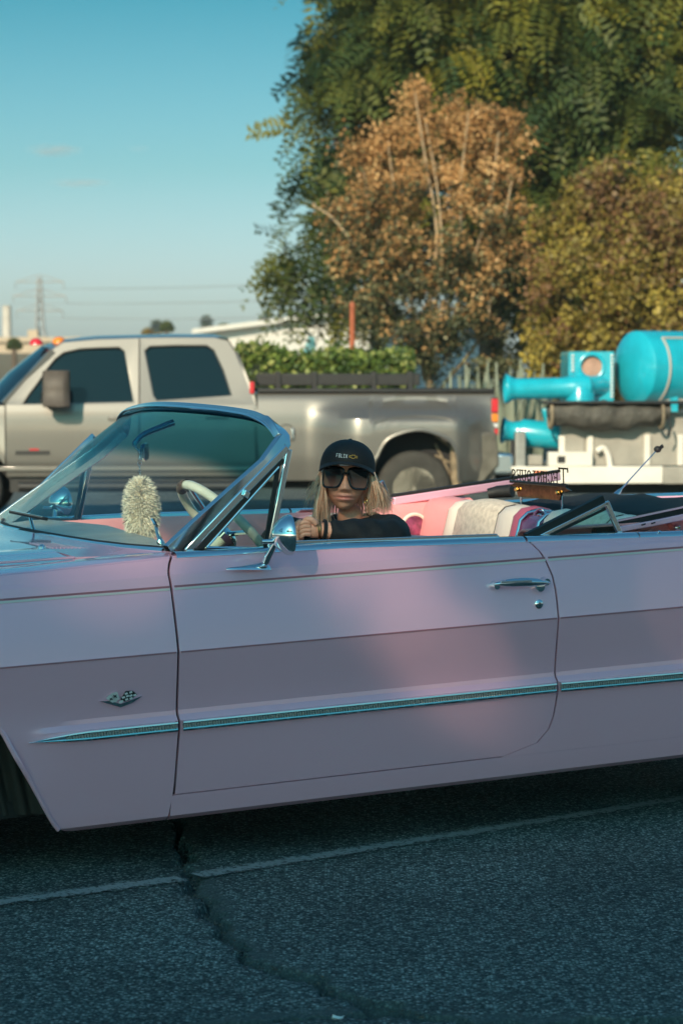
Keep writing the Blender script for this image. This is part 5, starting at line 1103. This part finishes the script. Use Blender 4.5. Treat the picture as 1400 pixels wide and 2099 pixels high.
# rear-view mirror
mp = [C(356, 866, .95), C(330, 876, .95), C(295, 891, .95), C(278, 907, .95), C(277, 914, .95)]
rv = MB().tube(spline(mp, 5), [lerp(.012, .0075, i/20) for i in range(21)], 10).build('interior_mirror', M['chrome'], car)
MB().tube([C(277, 914, .95), C(289, 929, .95), C(297, 932, .95)], .004, 8).build('mirror_joint', M['chrome'], rv); mc = C(299, 926, .95)
dm_ = V3((.42, .90, .0)).normalized(); nn = V3((.90, -.42, 0)); rows = [[mc+dm_*x*.095*f+V3((0, 0, z*.028*f))+nn*o for x, z in ((-1,-.6),(-.85,-1),(.85,-1),(1,-.6),(1,.6),(.85,1),(-.85,1),(-1,.6))] for o, f in ((-.012,.75),(-.006,.96),(.0,1.0),(.004,.97))]
mb = MB().grid(rows, cu=True); mb.f.append(tuple(range(8))); mb.f.append(tuple(range(24, 32))); mb.build('mirror_plate', M['chrome'], rv, ang=40)

# ================================================================ driver
M['skin'] = mat('skin', (.88, .42, .28), .45, noise=(120, .12), attr='lip', stops=[(0, (.88, .42, .28)), (1, (.84, .29, .24))], bump=(500, .12, .001))
M['knit'] = mat('black_knit', (.010, .012, .016), .85, noise=(220, .4), bump=(260, .35, .002), sheen=0)
M['hairm'] = mat('blonde_hair', (.60, .44, .22), .38, attr='rnd', stops=[(0, (.50, .24, .14)), (.45, (.95, .55, .36)), (1, (1.0, .80, .62))])
M['capm'] = mat('black_cap_cloth', (.010, .011, .014), .75, noise=(300, .3), bump=(300, .25, .001)); M['lens'] = mat('dark_lens', (.008, .009, .011), .06, spec=.35); M['frame'] = mat('black_acetate', (.008, .008, .009), .15, coat=.6)
M['brass0'] = mat('dark_gold', (.34, .22, .09), .35, 1.0)
_n = M['lens'].node_tree; _b = _n.nodes['Principled BSDF']; _t = _n.nodes.new('ShaderNodeTexCoord'); _x = _n.nodes.new('ShaderNodeSeparateXYZ'); _r = _n.nodes.new('ShaderNodeValToRGB')
_r.color_ramp.elements[0].color = (.16, .075, .06, 1); _r.color_ramp.elements[0].position = .05; _r.color_ramp.elements[1].color = (.010, .010, .012, 1); _r.color_ramp.elements[1].position = .6
_n.links.new(_t.outputs['Generated'], _x.inputs[0]); _n.links.new(_x.outputs[2], _r.inputs[0]); _n.links.new(_r.outputs[0], _b.inputs['Base Color'])
M['gold'] = mat('gold', (.80, .52, .18), .25, 1.0); M['thread'] = mat('white_thread', (.75, .76, .78), .7); M['goldthread'] = mat('gold_thread', (.62, .38, .08), .5)
pbase = W(735, 1345, 7.97); per = thing('person', 'driver in black cap, large dark sunglasses and black sweater, arm on the door', 'person', pbase)
D = lambda px, py, Y: W(px, py, Y)-pbase
def skinmesh(J, E_, sub=2):
    me = bpy.data.meshes.new('tmp'); me.from_pydata([tuple(j[0]) for j in J], E_, []); o = bpy.data.objects.new('tmp', me); COL.objects.link(o)
    m = o.modifiers.new('s', 'SKIN'); m.use_smooth_shade = True
    for i, j in enumerate(J): me.skin_vertices[0].data[i].radius = (j[1], j[2] if len(j) > 2 else j[1])
    me.skin_vertices[0].data[0].use_root = True
    s = o.modifiers.new('d', 'SUBSURF'); s.levels = sub; s.render_levels = sub
    dg = bpy.context.evaluated_depsgraph_get(); ev = o.evaluated_get(dg); em_ = ev.to_mesh()
    v = [tuple(x.co) for x in em_.vertices]; f = [tuple(p.vertices) for p in em_.polygons]; ev.to_mesh_clear(); bpy.data.objects.remove(o); return v, f
JN = [(D(735,1345,7.98), .13), (D(735,1250,7.98), .13), (D(732,1165,7.97), .145), (D(728,1112,7.95), .105), (D(720,1075,7.92), .052), (D(713,1035,7.885), .047),
      (D(785,1095,7.84), .062), (D(806,1098,7.68), .054), (D(800,1102,7.53), .046), (D(735,1094,7.475), .040), (D(668,1087,7.455), .027), (D(650,1086,7.455), .026),
      (D(668,1100,8.03), .058), (D(610,1122,7.99), .052), (D(556,1120,7.90), .046), (D(590,1092,7.70), .038), (D(632,1080,7.53), .026),
      (D(690,1345,7.85), .10), (D(560,1330,7.75), .085), (D(790,1345,7.75), .10), (D(650,1340,7.62), .085)]
ED = [(0,1),(1,2),(2,3),(3,4),(4,5),(3,6),(6,7),(7,8),(8,9),(9,10),(10,11),(3,12),(12,13),(13,14),(14,15),(15,16),(0,17),(17,18),(0,19),(19,20)]
body = MB(); v, f = skinmesh(JN, ED); body.add(v, f)
HC = D(708, 978, 7.85); SS = F/7.85; ROLL = R(3.5)
def hs(x, y, z): return HC+V3((x*math.cos(ROLL)+z*math.sin(ROLL), -y, z*math.cos(ROLL)-x*math.sin(ROLL)))
def gss(a, s): return math.exp(-.5*(a/s)**2)
def face(lon, lat):
    cl = math.cos(lat); x = .0725*cl*math.sin(lon); y = .095*cl*math.cos(lon); z = .112*math.sin(lat)
    if z < 0:
        q = min(1, -z/.108); x *= 1-.30*q**2.0; z *= .97
        y = y*(1-.10*q**2) if y > 0 else y*(1-.45*q)
        y += .010*q
    if y > 0:
        k = y/.095
        y += .022*gss(x, .0075+.004*min(1, max(0, -z/.035)))*(sm((z+.047)/.016)*sm((.032-z)/.065)*1.15)
        y += .007*(gss(x-.012, .0055)+gss(x+.012, .0055))*gss(z+.036, .006)
        y += .0085*gss(x, .020)*gss(z+.0565, .0045)+.0095*gss(x, .018)*gss(z+.0695, .0050)-.0055*gss(x, .024)*gss(z+.0628, .0018)
        y -= .003*gss(x, .02)*gss(z+.080, .005); y += .010*gss(x, .016)*gss(z+.098, .011)
        y += .006*(gss(x-.040, .018)+gss(x+.040, .018))*gss(z+.028, .016)*k
        y -= .008*(gss(x-.031, .014)+gss(x+.031, .014))*gss(z-.002, .012)
        y -= .0022*(gss(abs(x)-.026-.25*(-z-.045), .0035))*gss(z+.050, .012)
    return x, y, z
hr_, lipv = [], []; n1_, n2_ = 110, 90
for i in range(n2_+1):
    la = -math.pi/2+.01+(math.pi-.02)*i/n2_; row = []
    for j in range(n1_):
        lo_ = -math.pi+2*math.pi*j/n1_; x, y, z = face(lo_, la); row.append(hs(x, y, z))
        lipv.append(max(0, min(1, (gss(x, .017)**.6)*(gss(z+.0628, .0085)**1.5)*1.25*(1 if y > .05 else 0))))
    hr_.append(row)
nb = len(body.v); body.grid(hr_, cu=True)
for s in (-1, 1): body.ell(hs(s*.073, -.008, -.008), (.008, .016, .028), 12, 8)
# left hand folded over the wrist of the other
palm = len(body.v)
body.tube([D(662,1086,7.455), D(652,1086,7.450), D(642,1085,7.442), D(632,1082,7.436), D(627,1081,7.436)], [.025, .026, .027, .025, .016], 14, sq=(.62, (0, 1, 0)))
def finger(p, r): body.tube(spline([D(*q) for q in p], 4), [lerp(r, r*.78, i/(4*(len(p)-1))) for i in range(4*(len(p)-1)+1)], 10); body.ell(D(*p[-1]), (r*.8, r*.8, r*.8), 10, 6)
for k, L in enumerate((1.0, 1.1, 1.05, .85)):
    y = 1071+k*8.2; finger([(636, y, 7.430), (627-2*L, y-1, 7.424), (620-2*L, y+4, 7.428), (619, y+10*L, 7.438)], .0098-.0006*k)
finger([(648,1074,7.432), (640,1066,7.424), (631,1064,7.424), (625,1067,7.428)], .0105)
# right hand underneath
body.tube([D(632,1080,7.53), D(626,1082,7.50), D(618,1086,7.48), D(612,1090,7.47)], [.025, .026, .025, .018], 12, sq=(.65, (0, 1, 0)))
for k in range(4): finger([(615, 1078+k*7.5, 7.465), (610, 1079+k*7.5, 7.452), (610, 1085+k*7, 7.448)], .0092)
finger([(622,1074,7.50), (615,1070,7.475), (609,1073,7.465)], .010)
bo_ = body.build('body', M['skin'], per, ang=180)
av = np.zeros(len(body.v), dtype=np.float32); av[nb:nb+len(lipv)] = lipv; at = bo_.data.attributes.new('lip', 'FLOAT', 'POINT'); at.data.foreach_set('value', av)
# sweater
SW = [(p[0], p[1]+(.012 if i not in (10, 16) else .008)) for i, p in enumerate(JN)]
SW[4] = (D(722,1078,7.925), .064)
keep = [0,1,2,3,4,6,7,8,9,10,12,13,14,15,16]; mp_ = {a: i for i, a in enumerate(keep)}
v, f = skinmesh([SW[i] for i in keep], [(mp_[a], mp_[b]) for a, b in ED if a in mp_ and b in mp_], 3)
vv = []
for p in v:        # fabric folds
    d = .003*math.sin(p[0]*95+p[2]*60)+.002*math.sin(p[0]*40-p[2]*130+p[1]*50); vv.append((p[0]+d*.3, p[1]-d, p[2]+d))
mb = MB(); mb.add(vv, f); sw_ = mb.build('sweater', M['knit'], per, ang=180)
MB().torus(D(664,1087,7.455), (D(664,1087,7.455)-D(735,1094,7.475)), .029, .006, 28, 8).build('cuff', M['knit'], sw_)
# cap
def capf(t, a):
    rf = (1-t**2.7)**(1/2.1) if t < 1 else 0; fr = max(0, math.cos(a)); return (.0905*rf*math.sin(a)+.004, .110*rf*math.cos(a)-.004, .050+.073*t-.034*(1-fr)*(1-t)+.004*fr*t*(1-t))
CR = R(2.0)
def cs(x, y, z): return hs(x+z*math.sin(CR), y, z-x*math.sin(CR))
rows = [[cs(*capf(t, 2*math.pi*j/48)) for j in range(48)] for t in [0, .06, .14, .25, .37, .5, .62, .73, .83, .91, .96, .99, .999]]
cap = MB().grid(rows, cu=True).build('cap', M['capm'], per, ang=70, solid=.003)
rows = []
for i in range(25):
    a = R(-82+164*i/24); x, y, z = capf(0, a); k = math.cos(a)**.55
    rows.append([cs(x*(1+.03*s), y+.066*s*k, z+.004-.004*s*s*k-.012*s*(x/.09)**2) for s in (0, .2, .45, .7, .9, 1)])
brim = MB().grid(rows).build('brim', M['capm'], cap, ang=70, solid=.004)
MB().ell(cs(.004, -.004, .122), (.007, .007, .004), 10, 6).build('button', M['capm'], cap)
def cap_y(x, z):
    best = None
    for i in range(60):
        t = i/60; px_, py_, pz_ = capf(t, math.asin(max(-1, min(1, (x-.004)/.0905))) if t == 0 else 0)
        if best is None or abs(pz_-z) < best[0]: best = (abs(pz_-z), t)
    t = best[1]; rf = (1-t**2.7)**(1/2.1); sa = max(-.98, min(.98, (x-.004)/(.0905*rf))); return .110*rf*math.sqrt(1-sa*sa)-.004
tx = MB(); x = -.036
for ch, wd in zip('FELIX', (.0062, .0062, .0058, .0058, .0066)):
    z0 = .066; yy = cap_y(x+.003, z0+.005)+.0008; o = cs(x, yy, z0); glyph(tx, ch, o, cs(x+wd*.86, cap_y(x+wd, z0+.005)+.0008, z0)-o, cs(x, cap_y(x, z0+.010)+.0008, z0+.0105)-o, V3((0, -.0016, 0)), .0013); x += wd+.0014
tx.build('cap_lettering', M['thread'], cap, smooth=False)
bt = [(-1,-.35),(-.42,-.35),(-.42,-.75),(.30,-.75),(.30,-.35),(1,-.35),(.9,.35),(.36,.35),(.36,.75),(-.36,.75),(-.36,.35),(-.9,.35)]
bc = .0185; loop = [cs(bc+a*.0135, cap_y(bc+a*.0135, .071)+.0015, .0715+b*.0070) for a, b in bt]; MB().tube(loop+loop[:1], .0011, 6, cap=False).build('bowtie_patch', M['goldthread'], cap)
MB().obox(cs(-.006, .112+.056, .0445), (.017, 0, 0), (0, .001, .0), (0, 0, .0022)).build('brim_label', mat('grey_sticker', (.09, .09, .10), .4), brim, smooth=False)
# sunglasses
LP_ = [(.071,.032),(.045,.035),(.014,.034),(.007,.022),(.0095,.002),(.017,-.018),(.028,-.028),(.045,-.030),(.062,-.0295),(.070,-.022),(.072,.0)]
gy = lambda x: .104-.020*(abs(x)/.072)**2
sg = None
for s in (-1, 1):
    lp = spline([(s*x, 0, z) for x, z in LP_]+[(s*LP_[0][0], 0, LP_[0][1])], 4); loop = [hs(p.x, gy(p.x), p.z-.002) for p in lp]
    fr2 = MB().tube(loop, .0036, 8, cap=False).build('sunglasses' if sg is None else 'rim', M['frame'], sg or per); sg = sg or fr2
    MB().prism(loop[:-1], (0, .003, 0)).build('lens', M['lens'], sg, smooth=False)
    MB().bar([hs(s*.072, gy(.072), .020), hs(s*.078, .06, .018), hs(s*.079, .0, .012)], .002, .006).build('temple', M['frame'], sg, bevel=.001)
MB().tube([hs(-.009, .1045, .012), hs(-.004, .108, .016), hs(.004, .108, .016), hs(.009, .1045, .012)], .004, 8).build('bridge', M['frame'], sg)
# hair
def hair(specs, name, m=None):
    Vs = []; rn = []
    for path, r in specs:
        P = spline(path, 4); k = len(P); t0 = random.random()
        for i in range(k-1):
            for a, b in ((0, 1), (1, 2), (2, 0)):
                def c(ii, j):
                    q = 2*math.pi*j/3+t0*6; rr2 = r*(1-.75*(ii/(k-1))**2); return P[ii]+V3((math.cos(q)*rr2, math.sin(q)*rr2, 0))
                Vs += [c(i, a), c(i, b), c(i+1, b), c(i+1, a)]; rn.append(t0)
    return fastmesh(name, np.array([tuple(q) for q in Vs]), 4, m or M['hairm'], per, {'rnd': np.array(rn)})
H = []
g = random.gauss
for i in range(620):      # image-left side
    s = random.random(); d = random.random(); x0 = 663+7*s; x3 = lerp(640, 676, s)+g(0, 5); y3 = lerp(1035, 1082, random.random()**.6)+4*(1-s)
    H.append(([D(x0, 958, 7.80+.10*d), D(x0-4+g(0, 1), 985, 7.79+.11*d), D(lerp(650, 668, s)+g(0, 3), 1025, 7.78+.12*d), D(x3, y3, 7.79+.13*d)], .0011))
for i in range(760):      # image-right side
    s = random.random(); d = random.random(); x0 = lerp(755, 768, s); x3 = lerp(750, 802, s)+g(0, 5); y3 = lerp(1012, 1060, random.random()**.6)-3*s
    H.append(([D(x0, 962+6*s, 7.80+.12*d), D(lerp(757, 774, s)+g(0, 1), 985, 7.79+.13*d), D(lerp(756, 790, s)+g(0, 3.5), 1012, 7.79+.14*d), D(x3, y3, 7.80+.15*d)], .0011))
for i in range(120):      # behind the neck
    s = random.random(); H.append(([D(lerp(672, 750, s), 985, 7.95), D(lerp(672, 756, s), 1020, 7.97), D(lerp(668, 765, s), 1062, 7.99)], .002))
for i in range(60):       # flyaways
    H.append(([D(660, 965+g(0, 5), 7.82), D(652+g(0, 3), 985+g(0, 5), 7.80), D(640+g(0, 5), 1005+g(0, 8), 7.80), D(630+g(0, 7), 1025+g(0, 14), 7.82)], .0006))
    H.append(([D(765, 975+g(0, 4), 7.84), D(778+g(0, 3), 995, 7.84), D(788+g(0, 4), 1015+g(0, 6), 7.85), D(797+g(0, 5), 1030+g(0, 8), 7.86)], .0006))
hair(H, 'hair')
MB().torus(D(750, 1028, 7.80), (1, .3, 0), .013, .0014, 26, 6).build('hoop_earring', M['gold'], per)
for x, k in ((655, 0), (651.5, 1)): MB().torus(D(x, 1086, 7.450), (1, .1, .12*k), .0280, .0013, 40, 6, flat=1.5).build('bracelet', M['brass0'], per)

# ================================================================ club plaque
M['brass'] = mat('aged_brass', (.20, .145, .065), .22, 1.0, noise=(40, .55))
PO = V3((1.352, 1.095, .945)); pl = thing('car_club_plaque', 'gold club plaque with cut-out lettering standing behind the rear seat', 'plaque', CAR.M @ Matrix.Translation(PO))
pt = lambda v, w, u=0.0: V3((u, v, w))-V3((0, PO.y, PO.z))
lt = MB(); va, vb = .885, 1.305; wbase = 1.030
widths = [.072]+[.0385]*9; tot = sum(widths)+.0*9; sc2 = (vb-va)/tot; v = va
for i, ch in enumerate('TECHNIQUES'):
    wd = widths[i]*sc2; hgt = .056 if i == 0 else .040; m_ = MB()
    glyph(m_, ch, pt(v+wd*.06, wbase), V3((0, wd*.86, 0)), V3((0, 0, hgt)), V3((.002, 0, 0)), .0044 if i else .006); m_.build('letter', M['brass'], pl, smooth=False); v += wd
MB().box(tuple(pt(va+.01, wbase-.010, -.006)), tuple(pt(vb+.005, wbase+.001, .006))).build('bar', M['frame'], pl, bevel=.002)
MB().prism([pt(va-.015, wbase-.022), pt(va+.03, wbase-.011), pt(vb-.02, wbase-.011), pt(vb+.015, wbase-.020), pt(vb-.03, wbase-.026), pt(vb-.05, wbase-.060), pt(va+.07, wbase-.060), pt(va+.05, wbase-.030)], (.006, 0, 0)).build('back_plate', M['brass'], pl, smooth=False)
for v in (va+.07, vb-.05):
    po = MB().tube([pt(v, .925, .012), pt(v, wbase-.03, .012)], .0045, 8).build('post', M['chrome'], pl); MB().lathe([(0,.009),(.006,.009),(.010,.005)], pt(v, wbase-.032, -.004), (-1, 0, 0), 8).build('bolt', M['gold'], po); MB().lathe([(0,.012),(.006,.010)], pt(v, .925, .012), (0,0,1), 12).build('foot', M['chrome'], po)

# ================================================================ fluffy pendant on the mirror
FC = C(290, 1045, .95); pe = thing('fluffy_pendant', 'cream fluffy fur pendant hanging from the rear-view mirror', 'pendant', CAR.M @ Matrix.Translation(FC))
M['fur'] = mat('cream_fur', (.80, .76, .58), .8, attr='rnd', stops=[(0, (.96, .86, .68)), (1, (1.0, .95, .84))], sheen=.3)
core = MB(); core.ell((0, 0, 0), (.034, .034, .092), 20, 14); core.build('fur_core', M['fur'], pe)
n = 9500; d = unit(RNG.normal(size=(n, 3))); p = d*np.array([.033, .033, .090]); ln = RNG.uniform(.018, .040, n)[:, None]; nr = unit(d/np.array([.033, .033, .090])); dr_ = unit(nr+np.array([0, 0, .18])*np.sign(d[:, 2:3]+.3)+RNG.normal(size=(n, 3))*.30); sd3 = unit(np.cross(dr_, RNG.normal(size=(n, 3))))*.0014
mid = p+dr_*ln*.6; tip = p+dr_*ln+np.array([0, 0, -.006]); Vf = np.stack([p-sd3, p+sd3, mid+sd3*.6, tip, mid-sd3*.6], 1).reshape(-1, 3)
fastmesh('fur', Vf, 5, M['fur'], pe, {'rnd': RNG.random(n)})['kind'] = 'stuff'
top = C(289, 933, .95)-FC; ring = C(287, 950, .95)-FC
cp = MB().bar([top, top.lerp(ring, .55)], .004, .004, up=(1, 0, 0)).build('clasp', M['chrome'], pe, bevel=.001); MB().torus(ring, (.4, 1, 0), .0065, .0012, 20, 6).build('ring', M['chrome'], pe)
c1 = V3((0, 0, .092)); z0 = ring.z-.006
for i in range(7): MB().torus((lerp(ring.x, 0, i/6), 0, lerp(z0, c1.z, i/6)), (1, 0, 0) if i % 2 else (0, 1, 0), .0036, .0009, 12, 5).build('chain_link', M['chrome'], pe)

# ================================================================ air
hz = MB().box((-420, -70, -1), (420, 620, 48)).build('haze', mat('haze_air', (1, 1, 1)), smooth=False); tag(hz, kind='stuff')
hm_ = hz.data.materials[0]; hn = hm_.node_tree; hn.nodes.remove(hn.nodes['Principled BSDF']); pv = hn.nodes.new('ShaderNodeVolumePrincipled')
pv.inputs['Color'].default_value = (.80, .90, .92, 1); pv.inputs['Density'].default_value = .00045; hn.links.new(pv.outputs[0], hn.nodes['Material Output'].inputs['Volume'])

# thin clouds, far beyond the haze
def cloud(px, py, wpx, hpx, lab, dens):
    Y = 3200; c = W(px, py, Y); s = F/Y; o = MB().ell((0, 0, 0), (1, 1, 1), 24, 14).build('cloud', mat('cloud_vapour', (1, 1, 1)))
    o.location = c; o.scale = (wpx/s/2, wpx/s/3, hpx/s/2); tag(o, lab, 'cloud', 'wisps of cloud')
    m = o.data.materials[0]; N = m.node_tree; N.nodes.remove(N.nodes['Principled BSDF']); v = N.nodes.new('ShaderNodeVolumePrincipled'); v.inputs['Color'].default_value = (.95, .93, .92, 1)
    tc = N.nodes.new('ShaderNodeTexCoord'); ln = N.nodes.new('ShaderNodeVectorMath'); ln.operation = 'LENGTH'; N.links.new(tc.outputs['Object'], ln.inputs[0])
    nz = N.nodes.new('ShaderNodeTexNoise'); nz.inputs['Scale'].default_value = 2.2; nz.inputs['Detail'].default_value = 5; N.links.new(tc.outputs['Object'], nz.inputs['Vector'])
    a = N.nodes.new('ShaderNodeMapRange'); a.inputs[1].default_value = 1; a.inputs[2].default_value = .2; a.inputs[3].default_value = 0; a.inputs[4].default_value = 1; N.links.new(ln.outputs['Value'], a.inputs[0])
    b = N.nodes.new('ShaderNodeMapRange'); b.inputs[1].default_value = .40; b.inputs[2].default_value = .68; N.links.new(nz.outputs[0], b.inputs[0])
    k = N.nodes.new('ShaderNodeMath'); k.operation = 'MULTIPLY'; N.links.new(a.outputs[0], k.inputs[0]); N.links.new(b.outputs[0], k.inputs[1])
    q = N.nodes.new('ShaderNodeMath'); q.operation = 'MULTIPLY'; q.inputs[1].default_value = dens; N.links.new(k.outputs[0], q.inputs[0]); N.links.new(q.outputs[0], v.inputs['Density']); N.links.new(v.outputs[0], N.nodes['Material Output'].inputs['Volume'])
cloud(112, 308, 130, 30, 'small pale cloud wisp high on the left, the upper brighter one', .05); cloud(165, 375, 150, 20, 'small pale cloud wisp on the left, the lower thinner one', .036); cloud(285, 304, 60, 16, 'tiny faint cloud wisp right of the upper one', .022)
